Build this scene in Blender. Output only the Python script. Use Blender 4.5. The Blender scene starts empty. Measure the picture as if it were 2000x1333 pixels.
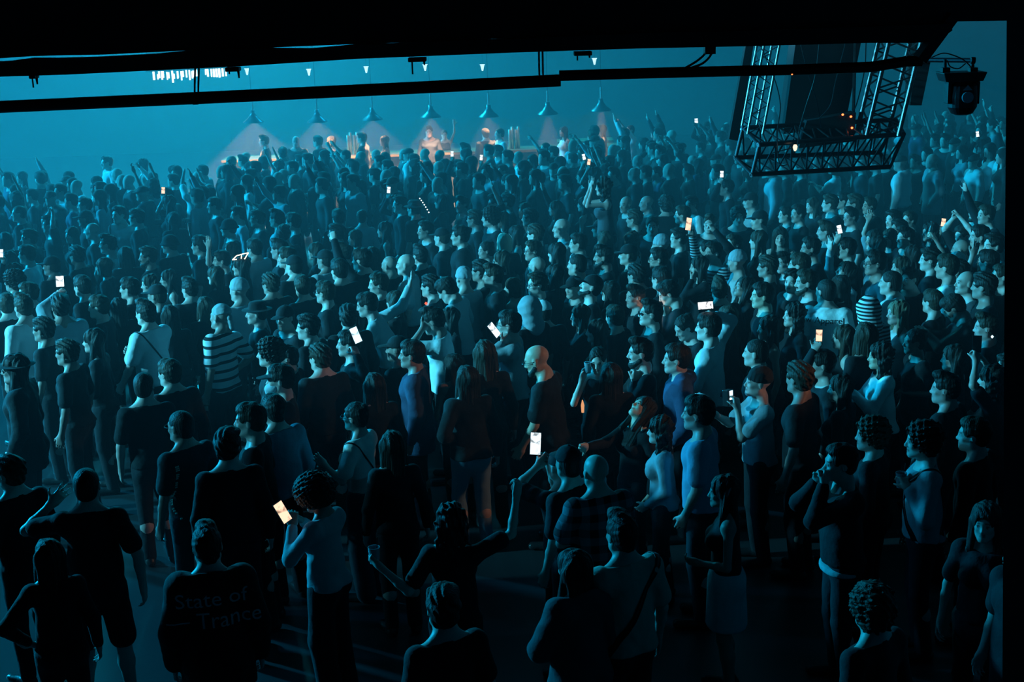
import bpy, math, random
import numpy as np
from mathutils import Vector, Matrix, Euler
from mathutils.bvhtree import BVHTree

random.seed(7)
rng = np.random.RandomState(11)
SC = bpy.context.scene
COL = SC.collection

# ------------------------------------------------------------------ camera
W, H = 2000, 1333
FPX = 2700.0
CAM_Z = 4.95
PITCH = math.atan(706.0 / FPX)
ROLL = math.radians(2.0)
cam_data = bpy.data.cameras.new('camera')
cam_data.sensor_width = 36.0
cam_data.lens = 36.0 * FPX / W
cam_data.clip_end = 200
cam = bpy.data.objects.new('camera', cam_data)
COL.objects.link(cam)
CAM_M = (Matrix.Translation((0, 0, CAM_Z)) @ Matrix.Rotation(math.pi / 2 - PITCH, 4, 'X')
         @ Matrix.Rotation(-ROLL, 4, 'Z'))
cam.matrix_world = CAM_M
SC.camera = cam
CAM_R = CAM_M.to_3x3()


def ray(px, py):
    return (CAM_R @ Vector(((px - W / 2) / FPX, -(py - H / 2) / FPX, -1.0))).normalized()


def at_y(px, py, Y):
    """world point seen at pixel (px, py) on the vertical plane y = Y"""
    r = ray(px, py)
    t = Y / r.y
    return Vector((0, 0, CAM_Z)) + r * t


def at_z(px, py, z):
    r = ray(px, py)
    t = (z - CAM_Z) / r.z
    return Vector((0, 0, CAM_Z)) + r * t


# ------------------------------------------------------------------ world, lights, exposure
SC.view_settings.view_transform = 'Standard'
SC.view_settings.look = 'None'
SC.view_settings.exposure = 0.0
SC.view_settings.gamma = 1.0
SC.view_settings.use_curve_mapping = False
SC.cycles.use_denoising = True
SC.cycles.max_bounces = 4
SC.cycles.diffuse_bounces = 2
SC.cycles.glossy_bounces = 2
SC.cycles.transmission_bounces = 3
SC.cycles.volume_bounces = 0
SC.cycles.transparent_max_bounces = 6
SC.cycles.sample_clamp_indirect = 2.0
SC.cycles.sample_clamp_direct = 6.0

world = bpy.data.worlds.new('world')
SC.world = world
world.use_nodes = True
world.node_tree.nodes['Background'].inputs[0].default_value = (0.0, 0.35, 1.0, 1)
world.node_tree.nodes['Background'].inputs[1].default_value = 0.0022


def look_rot(frm, to):
    return (Vector(to) - Vector(frm)).to_track_quat('-Z', 'Y').to_euler()


def lamp(name, kind, loc, to, power, color, **kw):
    d = bpy.data.lights.new(name, kind)
    d.energy = power
    d.color = color
    for k, v in kw.items():
        setattr(d, k, v)
    o = bpy.data.objects.new(name, d)
    COL.objects.link(o)
    o.location = loc
    o.rotation_euler = look_rot(loc, to)
    return o


CYAN = (0.003, 0.39, 0.74)
# stage wash from the stage on the left: a long throw spot, its edge falls short of the balcony
lamp('stage_wash_light', 'SPOT', (-34, 30, 11), (0, 20.5, 0.6), 180000, CYAN, spot_size=math.radians(60), spot_blend=0.5, shadow_soft_size=0.9)
# unseen pale spot added to brighten faces and shirts on the right
lamp('pale_fill_light', 'SPOT', (-24, 9.5, 8), (5, 16, 1.3), 70000, (0.07, 0.56, 0.78), spot_size=math.radians(26), spot_blend=0.9, shadow_soft_size=0.5)
# unseen lamps added to brighten the haze at the far left and the back
lamp('haze_glow_light', 'AREA', (-19, 33, 6.5), (-2, 33, 4.5), 100, (0.002, 0.42, 0.68), shape='DISK', size=5.0)
lamp('overhead_haze_light', 'AREA', (-7.5, 37, 9.0), (-6.5, 34, 0), 5000, (0.006, 0.45, 0.68), shape='DISK', size=3.0)
lamp('overhead_haze_light', 'AREA', (1.5, 38, 9.0), (1.5, 35, 0), 500, (0.002, 0.40, 0.72), shape='DISK', size=3.0)
lamp('near_fill_light', 'SPOT', (-12, 12.8, 5.6), (0.9, 11.2, 1.2), 1300, (0.006, 0.34, 0.74), spot_size=math.radians(36), spot_blend=0.7, shadow_soft_size=0.5)  # unseen spot, shaped to light the near people from the left
# unseen warm spot added at the right for warm patches on the crowd
lamp('warm_side_light', 'SPOT', (8.2, 8.6, 4.6), (0.35, 11.3, 1.45), 520, (1.0, 0.50, 0.26), spot_size=math.radians(12), spot_blend=0.4, shadow_soft_size=0.12)
lamp('rig_fill_light', 'SPOT', (-12, 21, 9.5), (3.4, 12.6, 5.3), 60000, (0.25, 0.62, 0.80), spot_size=math.radians(9), spot_blend=0.5, shadow_soft_size=0.2)  # unseen spot added to brighten the truss tubes
# ------------------------------------------------------------------ materials
MATS = {}


def nodes_mat(name):
    m = bpy.data.materials.new(name)
    m.use_nodes = True
    nt = m.node_tree
    b = nt.nodes['Principled BSDF']
    MATS[name] = m
    return m, nt, b


def simple_mat(name, color, rough=0.6, metal=0.0, spec=0.4, noise=0.0, nscale=20.0):
    m, nt, b = nodes_mat(name)
    b.inputs['Roughness'].default_value = rough
    b.inputs['Metallic'].default_value = metal
    b.inputs['Specular IOR Level'].default_value = spec
    if noise > 0:
        tc = nt.nodes.new('ShaderNodeTexCoord')
        n = nt.nodes.new('ShaderNodeTexNoise')
        n.inputs['Scale'].default_value = nscale
        n.inputs['Detail'].default_value = 4
        nt.links.new(tc.outputs['Object'], n.inputs['Vector'])
        r = nt.nodes.new('ShaderNodeValToRGB')
        c = Vector(color)
        r.color_ramp.elements[0].color = (*(c * (1 - noise)), 1)
        r.color_ramp.elements[1].color = (*(c * (1 + noise)), 1)
        nt.links.new(n.outputs['Fac'], r.inputs['Fac'])
        nt.links.new(r.outputs['Color'], b.inputs['Base Color'])
    else:
        b.inputs['Base Color'].default_value = (*color, 1)
    return m


def emit_mat(name, color, strength, pattern=None):
    m = bpy.data.materials.new(name)
    m.use_nodes = True
    nt = m.node_tree
    nt.nodes.clear()
    out = nt.nodes.new('ShaderNodeOutputMaterial')
    e = nt.nodes.new('ShaderNodeEmission')
    e.inputs[0].default_value = (*color, 1)
    e.inputs[1].default_value = strength
    nt.links.new(e.outputs[0], out.inputs[0])
    if pattern:
        tc = nt.nodes.new('ShaderNodeTexCoord')
        n = nt.nodes.new('ShaderNodeTexNoise')
        n.inputs['Scale'].default_value = pattern
        n.inputs['Detail'].default_value = 3
        r = nt.nodes.new('ShaderNodeValToRGB')
        r.color_ramp.elements[0].position = 0.38
        r.color_ramp.elements[0].color = (*(Vector(color) * 0.25), 1)
        r.color_ramp.elements[1].position = 0.5
        r.color_ramp.elements[1].color = (*color, 1)
        nt.links.new(tc.outputs['Object'], n.inputs['Vector'])
        nt.links.new(n.outputs['Fac'], r.inputs['Fac'])
        nt.links.new(r.outputs['Color'], e.inputs[0])
    MATS[name] = m
    return m


def object_color_mat(name, rough, bump=0.0, bscale=60.0, sheen=0.0, tint=False, stripes=None, stretch=None, plaid=False):
    """takes its colour from the object, so copies can share a mesh"""
    m, nt, b = nodes_mat(name)
    b.inputs['Roughness'].default_value = rough
    b.inputs['Specular IOR Level'].default_value = 0.3
    if sheen:
        b.inputs['Sheen Weight'].default_value = sheen
    oi = nt.nodes.new('ShaderNodeObjectInfo')
    col = oi.outputs['Color']
    tc = nt.nodes.new('ShaderNodeTexCoord')
    if tint:
        a = nt.nodes.new('ShaderNodeAttribute')
        a.attribute_name = 'tint'
        mx = nt.nodes.new('ShaderNodeMix')
        mx.data_type = 'RGBA'
        mx.blend_type = 'MULTIPLY'
        mx.inputs[0].default_value = 1.0
        nt.links.new(col, mx.inputs[6])
        nt.links.new(a.outputs['Color'], mx.inputs[7])
        col = mx.outputs[2]
    if stripes or plaid:
        sp = nt.nodes.new('ShaderNodeSeparateXYZ')
        nt.links.new(tc.outputs['Object'], sp.inputs[0])

        def band(out, period, duty):
            f = nt.nodes.new('ShaderNodeMath'); f.operation = 'DIVIDE'; f.inputs[1].default_value = period
            nt.links.new(out, f.inputs[0])
            g = nt.nodes.new('ShaderNodeMath'); g.operation = 'FRACT'
            nt.links.new(f.outputs[0], g.inputs[0])
            h = nt.nodes.new('ShaderNodeMath'); h.operation = 'LESS_THAN'; h.inputs[1].default_value = duty
            nt.links.new(g.outputs[0], h.inputs[0])
            return h.outputs[0]
        if stripes:
            fac = band(sp.outputs['Z'], *stripes)
        else:
            s1 = band(sp.outputs['Z'], 0.11, 0.5)
            s2 = band(sp.outputs['X'], 0.11, 0.5)
            ad = nt.nodes.new('ShaderNodeMath'); ad.operation = 'ADD'
            nt.links.new(s1, ad.inputs[0]); nt.links.new(s2, ad.inputs[1])
            ml = nt.nodes.new('ShaderNodeMath'); ml.operation = 'MULTIPLY'; ml.inputs[1].default_value = 0.5
            nt.links.new(ad.outputs[0], ml.inputs[0])
            fac = ml.outputs[0]
        mx = nt.nodes.new('ShaderNodeMix')
        mx.data_type = 'RGBA'
        nt.links.new(fac, mx.inputs[0])
        nt.links.new(col, mx.inputs[6])
        mx.inputs[7].default_value = (0.010, 0.011, 0.014, 1)
        col = mx.outputs[2]
    nt.links.new(col, b.inputs['Base Color'])
    if bump:
        n = nt.nodes.new('ShaderNodeTexNoise')
        n.inputs['Scale'].default_value = bscale
        n.inputs['Detail'].default_value = 3
        src = tc.outputs['Object']
        if stretch:
            mp = nt.nodes.new('ShaderNodeMapping')
            mp.inputs['Scale'].default_value = stretch
            nt.links.new(src, mp.inputs[0])
            src = mp.outputs[0]
        nt.links.new(src, n.inputs['Vector'])
        bp = nt.nodes.new('ShaderNodeBump')
        bp.inputs['Strength'].default_value = bump
        bp.inputs['Distance'].default_value = 0.01
        nt.links.new(n.outputs['Fac'], bp.inputs['Height'])
        nt.links.new(bp.outputs[0], b.inputs['Normal'])
    return m


SKIN = object_color_mat('skin', 0.48, bump=0.12, bscale=45, tint=True)
CLOTH = object_color_mat('woven_cloth', 0.85, bump=0.7, bscale=16, sheen=0.02)
STRIPED = object_color_mat('striped_cloth', 0.85, bump=0.5, bscale=16, stripes=(0.085, 0.34))
FINE_STRIPED = object_color_mat('fine_striped_cloth', 0.85, bump=0.5, bscale=16, stripes=(0.035, 0.5))
PLAID = object_color_mat('plaid_cloth', 0.85, bump=0.5, bscale=16, plaid=True)
DENIM = object_color_mat('denim_cloth', 0.9, bump=0.5, bscale=120)
HAIR = object_color_mat('hair_strands', 0.62, bump=0.9, bscale=30, stretch=(3.2, 3.2, 0.35))
CURLY = object_color_mat('curly_hair', 0.6, bump=1.0, bscale=60)
LEATHER = object_color_mat('dark_leather', 0.35, bump=0.2, bscale=80)
SHINY = object_color_mat('sequined_cloth', 0.25, bump=1.0, bscale=220)
BLACK_PLASTIC = simple_mat('black_plastic', (0.01, 0.01, 0.012), 0.3)
BLACK_METAL = simple_mat('black_painted_metal', (0.008, 0.009, 0.011), 0.45, 0.0, 0.5, 0.3, 8)
LENS = simple_mat('dark_lens', (0.004, 0.004, 0.006), 0.06, 0.0, 0.9)


# ------------------------------------------------------------------ distance-field kernel
def smin(a, b, k):
    h = np.maximum(k - np.abs(a - b), 0.0) / k
    return np.minimum(a, b) - h * h * (k * 0.25)


def V(*a):
    return np.array(a, dtype=np.float32)


def N3(v):
    v = np.asarray(v, dtype=np.float64)
    return v / (np.linalg.norm(v) + 1e-12)


class Cone:
    """tapered capsule; S squeezes it along the frame R"""

    def __init__(s, a, b, r1, r2=None, R=None, S=None, k=0.02, op='u', end=False):
        s.a = np.asarray(a, float); s.b = np.asarray(b, float)
        s.r1 = r1; s.r2 = r1 if r2 is None else r2
        s.R = None if R is None else np.asarray(R, float)
        s.S = None if S is None else np.asarray(S, float)
        s.k = k; s.op = op
        s.c = (s.a + s.b) / 2
        m = 1.0 if s.S is None else max(s.S)
        s.rad = (np.linalg.norm(s.b - s.a) / 2 + max(s.r1, s.r2) * 1.15) * max(m, 1.0)

    def __call__(s, p):
        q = p - s.a
        ba = s.b - s.a
        f = 1.0
        if s.R is not None:
            q = q @ s.R / s.S
            ba = ba @ s.R / s.S
            f = float(min(s.S)) * 0.5 + 0.5 * float(np.mean(s.S))
        bb = float(ba @ ba) + 1e-12
        h = np.clip(q @ ba / bb, 0, 1)
        d = q - h[..., None] * ba
        return (np.sqrt((d * d).sum(-1)) - (s.r1 + (s.r2 - s.r1) * h)) * f


class Ell:
    def __init__(s, c, r, R=None, k=0.02, op='u'):
        s.c = np.asarray(c, float); s.r = np.asarray(r, float)
        s.R = None if R is None else np.asarray(R, float)
        s.k = k; s.op = op; s.rad = float(max(r)) * 1.1

    def __call__(s, p):
        q = p - s.c
        if s.R is not None:
            q = q @ s.R
        l = np.sqrt(((q / s.r) ** 2).sum(-1))
        g = np.sqrt(((q / (s.r * s.r)) ** 2).sum(-1)) + 1e-9
        return l * (l - 1.0) / g


class Plane:
    """keeps the side where dot(p - c, n) < 0"""

    def __init__(s, c, n, k=0.01):
        s.c = np.asarray(c, float); s.n = N3(n); s.k = k; s.op = 'i'; s.rad = 1e9

    def __call__(s, p):
        return (p - s.c) @ s.n


class Box:
    def __init__(s, c, r, R=None, rnd=0.004, k=0.005, op='u'):
        s.c = np.asarray(c, float); s.r = np.asarray(r, float) - rnd
        s.R = None if R is None else np.asarray(R, float)
        s.rnd = rnd; s.k = k; s.op = op; s.rad = float(np.linalg.norm(r)) + 0.01

    def __call__(s, p):
        q = p - s.c
        if s.R is not None:
            q = q @ s.R
        q = np.abs(q) - s.r
        return np.sqrt((np.maximum(q, 0) ** 2).sum(-1)) + np.minimum(q.max(-1), 0) - s.rnd


class Noise:
    """displaces what is there so far: folds of cloth, locks of hair"""

    def __init__(s, amp, freq, seed=0, axis=(1, 1, 1)):
        r = np.random.RandomState(seed)
        s.amp = amp; s.op = 'n'; s.rad = 1e9; s.c = V(0, 0, 0)
        s.w = r.randn(7, 3) * freq * np.asarray(axis)
        s.ph = r.rand(7) * 6.28

    def __call__(s, p):
        v = 0
        for w, ph in zip(s.w, s.ph):
            v = v + np.sin(p @ w + ph)
        return s.amp * v / 4.0


def apply(prim, d, p):
    v = prim(p)
    if prim.op == 'u':
        return smin(d, v, prim.k)
    if prim.op == 's':
        return -smin(-d, v, prim.k)
    if prim.op == 'i':
        return -smin(-d, -v, prim.k)
    return d + v


def sdf_mesh(prims, h, margin=0.03):
    """surface nets over a block-sparse grid"""
    B = 4
    lo = np.min([q.c - q.rad for q in prims if q.rad < 1e6 and q.op == 'u'], axis=0) - margin
    hi = np.max([q.c + q.rad for q in prims if q.rad < 1e6 and q.op == 'u'], axis=0) + margin
    nb = np.ceil((hi - lo) / (h * B)).astype(int) + 1
    ax = [lo[i] + (np.arange(nb[i]) * B + (B - 1) / 2) * h for i in range(3)]
    C = np.stack(np.meshgrid(*ax, indexing='ij'), -1).astype(np.float32)
    Cf = C.reshape(-1, 3)
    d = np.full(len(Cf), 1.0, np.float32)
    reach = h * B * 1.7 + 0.02
    for q in prims:
        if q.rad < 1e6:
            m = np.nonzero(((Cf - q.c) ** 2).sum(-1) < (q.rad + reach) ** 2)[0]
            if len(m):
                d[m] = apply(q, d[m], Cf[m])
        else:
            d = apply(q, d, Cf).astype(np.float32)
    near = np.nonzero(np.abs(d) < h * B * 1.25)[0]
    vol = np.repeat(np.repeat(np.repeat(d.reshape(nb), B, 0), B, 1), B, 2).astype(np.float32)
    off = (np.stack(np.meshgrid(*[np.arange(B)] * 3, indexing='ij'), -1) - (B - 1) / 2) * h
    P = (Cf[near][:, None, :] + off.reshape(1, -1, 3)).astype(np.float32)
    D = np.full(P.shape[:2], 1.0, np.float32)
    bc = Cf[near]
    for q in prims:
        if q.rad < 1e6:
            m = np.nonzero(((bc - q.c) ** 2).sum(-1) < (q.rad + reach) ** 2)[0]
            if len(m):
                D[m] = apply(q, D[m], P[m])
        else:
            D = apply(q, D, P)
    v6 = vol.reshape(nb[0], B, nb[1], B, nb[2], B)
    ix, iy, iz = np.unravel_index(near, nb)
    v6[ix, :, iy, :, iz, :] = D.reshape(-1, B, B, B)
    s = vol < 0
    n = vol.shape
    cnt = np.zeros([k - 1 for k in n], np.int8)
    for a in (0, 1):
        for b in (0, 1):
            for c in (0, 1):
                cnt += s[a:n[0] - 1 + a, b:n[1] - 1 + b, c:n[2] - 1 + c]
    act = (cnt > 0) & (cnt < 8)
    cells = np.argwhere(act)
    idx = np.full(act.shape, -1, np.int32)
    idx[act] = np.arange(len(cells))
    pos = np.zeros((len(cells), 3)); num = np.zeros(len(cells))
    cor = [(a, b, c) for a in (0, 1) for b in (0, 1) for c in (0, 1)]
    val = {k: vol[cells[:, 0] + k[0], cells[:, 1] + k[1], cells[:, 2] + k[2]] for k in cor}
    for k in cor:
        for axn in range(3):
            if k[axn] == 0:
                k2 = list(k); k2[axn] = 1; k2 = tuple(k2)
                a, b = val[k], val[k2]
                m = (a < 0) != (b < 0)
                t = np.where(m, a / np.where(m, a - b, 1), 0)
                e = np.array(k, float)[None, :].repeat(len(cells), 0)
                e[:, axn] += t
                pos[m] += e[m]; num[m] += 1
    pos = pos / num[:, None] + cells
    verts = lo + pos * h
    faces = []
    for axn in range(3):
        u, v = (axn + 1) % 3, (axn + 2) % 3
        sl = [slice(1, k - 1) for k in n]
        s1 = [slice(1, k - 1) for k in n]; s1[axn] = slice(0, n[axn] - 1)
        s2 = list(s1); s2[axn] = slice(1, n[axn])
        A = s[tuple(s1)]; Bm = s[tuple(s2)]
        e = np.argwhere(A != Bm)
        base = e.copy()
        for q in range(3):
            if q != axn:
                base[:, q] += 1
        flip = A[tuple(e.T)]
        q4 = []
        for (du, dv) in ((-1, -1), (0, -1), (0, 0), (-1, 0)):
            c = base.copy(); c[:, u] += du; c[:, v] += dv
            q4.append(idx[c[:, 0], c[:, 1], c[:, 2]])
        f = np.stack(q4, -1)
        f[~flip] = f[~flip][:, ::-1]
        faces.append(f)
    faces = np.concatenate(faces)
    faces = faces[(faces >= 0).all(1)]
    return verts, faces


def smooth_verts(v, f, it=1):
    """light relaxation of the grid steps"""
    e = np.concatenate([f[:, [0, 1]], f[:, [1, 2]], f[:, [2, 3]], f[:, [3, 0]]])
    deg = np.bincount(e.ravel(), minlength=len(v)).astype(float)
    for _ in range(it):
        s = np.zeros_like(v)
        for k in range(3):
            s[:, k] = (np.bincount(e[:, 0], v[e[:, 1], k], len(v)) + np.bincount(e[:, 1], v[e[:, 0], k], len(v)))
        v = 0.5 * v + 0.5 * s / np.maximum(deg, 1)[:, None]
    return v


def to_mesh(name, v, f, mat, tint=None):
    me = bpy.data.meshes.new(name)
    me.vertices.add(len(v))
    me.vertices.foreach_set('co', np.asarray(v, np.float32).ravel())
    k = f.shape[1]
    me.loops.add(len(f) * k)
    me.loops.foreach_set('vertex_index', f.astype(np.int32).ravel())
    me.polygons.add(len(f))
    me.polygons.foreach_set('loop_start', np.arange(0, len(f) * k, k, dtype=np.int32))
    me.update(calc_edges=True)
    me.polygons.foreach_set('use_smooth', np.ones(len(f), bool))
    if tint is not None:
        at = me.color_attributes.new('tint', 'FLOAT_COLOR', 'POINT')
        at.data.foreach_set('color', np.concatenate([tint, np.ones((len(tint), 1))], 1).astype(np.float32).ravel())
    me.materials.append(mat)
    return me


def build(name, prims, h, mat, sm=1):
    v, f = sdf_mesh(prims, h)
    if sm:
        v = smooth_verts(v, f, sm)
    return to_mesh(name, v, f, mat)
# ------------------------------------------------------------------ people
def rx(a):
    c, s = math.cos(a), math.sin(a); return np.array([[1, 0, 0], [0, c, -s], [0, s, c]])


def ry(a):
    c, s = math.cos(a), math.sin(a); return np.array([[c, 0, s], [0, 1, 0], [-s, 0, c]])


def rz(a):
    c, s = math.cos(a), math.sin(a); return np.array([[c, -s, 0], [s, c, 0], [0, 0, 1]])


D2R = math.pi / 180
# arm presets for the +X (right) side: hand target, elbow hint, hand shape
ARMS = {
    'down': ((0.27, 0.05, 0.80), (0.6, -1, 0), 'relax'),
    'back': ((0.12, -0.18, 0.95), (1, -0.6, 0), 'relax'),
    'pocket': ((0.19, 0.08, 0.93), (1, -0.8, 0), 'fist'),
    'drink': ((0.13, 0.36, 1.18), (0.8, -0.5, -1), 'grip'),
    'phone': ((0.06, 0.36, 1.34), (0.7, -0.2, -1), 'grip'),
    'belly': ((0.03, 0.22, 1.10), (1, -0.3, -0.6), 'relax'),
    'cross': ((-0.12, 0.17, 1.24), (1, 0.3, -0.6), 'relax'),
    'chin': ((0.03, 0.17, 1.49), (0.7, 0.3, -1), 'fist'),
    'face': ((0.06, 0.14, 1.56), (0.8, 0.4, -1), 'flat'),
    'ear': ((0.11, 0.05, 1.60), (1, 0.3, -0.8), 'flat'),
    'clap': ((0.03, 0.34, 1.32), (1, -0.2, -0.8), 'flat'),
    'up': ((0.25, 0.22, 1.98), (1, -0.1, 0), 'open'),
    'upfist': ((0.22, 0.15, 1.95), (1, -0.1, 0), 'fist'),
    'uphold': ((0.13, 0.34, 1.88), (1, 0.1, -0.4), 'grip'),
    'fwd': ((0.10, 0.52, 1.45), (0.8, 0, -1), 'grip'),
    'point': ((0.18, 0.50, 1.62), (0.8, 0, -1), 'flat'),
    'head': ((0.10, -0.02, 1.80), (1, 0.4, 0.2), 'relax'),
    'hip': ((0.20, 0.02, 1.02), (1, -0.5, 0.2), 'fist'),
}


def skeleton(po):
    """joints of a 1.75 m body that looks along +Y"""
    fem = po.get('fem', 0)
    lean, side, twist = po.get('lean', 0) * D2R, po.get('side', 0) * D2R, po.get('twist', 0) * D2R
    Rc = rz(twist) @ ry(side) @ rx(-lean)
    P = np.array([0, 0, 0.95])
    sw = 0.152 if fem else 0.174
    J = {'P': P, 'Rc': Rc, 'fem': fem}
    Pc = P + (rz(twist * 0.3) @ ry(side * 0.5) @ rx(-lean * 0.5)) @ np.array([0, 0, 0.14])
    J['waist'] = Pc
    T = lambda x, y, z: Pc + Rc @ np.array([x, y, z - 0.14])
    J['T'] = T
    J['chest'] = T(0, 0.0, 0.33)
    J['neck'] = T(0, -0.012, 0.500)
    for s, n in ((1, 'R'), (-1, 'L')):
        J['sh' + n] = T(s * sw, -0.012, 0.445 + (0.03 if str(po.get('arm' + n, 'down')).startswith('up') else 0))
    hy, hp, hr = po.get('hyaw', 0) * D2R, po.get('hpitch', 0) * D2R, po.get('hroll', 0) * D2R
    Rn = Rc @ rx(lean * 0.6)
    Rh = Rn @ rz(hy) @ ry(hr) @ rx(-hp)
    J['Rh'] = Rh
    J['headlow'] = J['neck'] + Rn @ np.array([0, 0.012, 0.05])
    J['head'] = J['headlow'] + Rh @ np.array([0, 0.028, 0.118])
    wide = po.get('wide', 0.0)
    st = po.get('legs', 'stand')
    for s, n in ((1, 'R'), (-1, 'L')):
        J['hip' + n] = np.array([s * 0.085, 0, 0.92])
        if st == 'stand':
            J['kn' + n] = np.array([s * (0.095 + wide * .5), 0.02, 0.50]); J['an' + n] = np.array([s * (0.10 + wide), -0.03, 0.085])
        elif st == 'walk':
            J['kn' + n] = np.array([s * 0.09, 0.10 * s + 0.03, 0.51]); J['an' + n] = np.array([s * 0.09, 0.22 * s - 0.03, 0.10 if s > 0 else 0.12])
        else:  # weight on one leg, the other knee bent
            J['kn' + n] = np.array([s * (0.10 + wide * .5), 0.02 if s > 0 else 0.10, 0.50]); J['an' + n] = np.array([s * (0.11 + wide), -0.02, 0.085])
        J['toe' + n] = J['an' + n] + np.array([s * 0.04, 0.16, -0.055])
        a = po.get('arm' + n, 'down')
        if isinstance(a, str):
            t, hint, hand = ARMS[a]
            t = np.array(t) * np.array([s, 1, 1]) + (Rc @ np.array([0, 0, 0.45]) - np.array([0, 0, 0.45]))
            hint = np.array(hint) * np.array([s, 1, 1])
        else:
            t, hint, hand = a
            t = np.array(t, float); hint = np.array(hint if hint is not None else (s * 0.8, -0.2, -0.9), float)
        sh = J['sh' + n]
        U, F = 0.285, 0.255
        v = t - sh
        L = np.linalg.norm(v)
        if L > U + F - 0.01:
            v = v / L * (U + F - 0.01); L = U + F - 0.01
        if L < 0.12:
            v = N3(v) * 0.12; L = 0.12
        t = sh + v
        d = v / L
        ca = (U * U + L * L - F * F) / (2 * U * L)
        hp_ = hint - (hint @ d) * d
        hp_ = N3(hp_)
        el = sh + d * U * ca + hp_ * U * math.sqrt(max(0, 1 - ca * ca))
        J['el' + n] = el; J['wr' + n] = t; J['hand' + n] = hand
        fd = N3(t - el)
        if hand in ('flat', 'open') and t[2] > 1.7:
            fd = N3(fd + np.array([0, 0, 0.5]))
        palm = np.array([-s * 0.75, 0.5, 0.1]) if t[2] > 1.0 else np.array([-s, 0.1, 0])
        if hand == 'open':
            palm = np.array([-s * 0.2, 1, 0])
        palm = N3(palm - (palm @ fd) * fd)
        thumb = np.cross(palm, fd) * s  # thumb side
        if hand in ('relax', 'fist') and thumb[1] < 0 and t[2] < 1.0:
            thumb = -thumb
        J['hf' + n] = np.stack([thumb, palm, fd], 1)  # columns: thumb side, palm normal, finger direction
    return J


CURL = {'relax': (22, 28, 20), 'open': (4, 6, 5), 'flat': (6, 8, 6), 'fist': (75, 85, 50), 'grip': (48, 55, 32)}


def hand_prims(J, n, k=0.006):
    W_, R = J['wr' + n], J['hf' + n]
    sh = J['hand' + n]
    X = lambda x, y, z: W_ + R @ np.array([x, y, z])
    out = [Box(X(0.0, 0, 0.048), (0.040, 0.014, 0.046), R, 0.012, k=0.018),
           Cone(X(0, 0, -0.02), X(0, 0, 0.02), 0.024, 0.026, R, (1.15, 0.8, 1), k=0.02)]
    spread = {'open': 9, 'flat': 3}.get(sh, 2)
    for i, (x, L) in enumerate(((0.030, 0.070), (0.010, 0.078), (-0.011, 0.072), (-0.031, 0.056))):
        yaw = (1.5 - i) * spread * D2R
        p = np.array([x * 1.02, 0, 0.088 - abs(i - 1) * 0.003])
        c = 0.0
        r = 0.0092 if i < 3 else 0.0080
        for j, fl in enumerate((0.45, 0.30, 0.25)):
            c += (CURL[sh][j] + (3 * i if sh in ('relax', 'grip') else 0)) * D2R
            dv = np.array([math.sin(yaw) * math.cos(c), math.sin(c), math.cos(yaw) * math.cos(c)])
            q = p + dv * L * fl
            out.append(Cone(X(*p), X(*q), r, r * 0.92, k=0.004))
            p = q; r *= 0.92
    tc = {'open': 50, 'flat': 28, 'relax': 26, 'fist': 8, 'grip': 30}[sh] * D2R
    op = {'open': 0.1, 'flat': 0.2, 'relax': 0.5, 'fist': 0.9, 'grip': 0.9}[sh]
    p = np.array([0.030, 0.006, 0.018])
    d1 = N3([math.sin(tc) + 0.3, op * 0.6, math.cos(tc)])
    q = p + d1 * 0.042
    out.append(Cone(X(*p), X(*q), 0.0135, 0.0105, k=0.010))
    d2 = N3([math.sin(tc) * 0.5, op, math.cos(tc)])
    out.append(Cone(X(*q), X(*(q + d2 * 0.032)), 0.0105, 0.0085, k=0.004))
    return out


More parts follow.
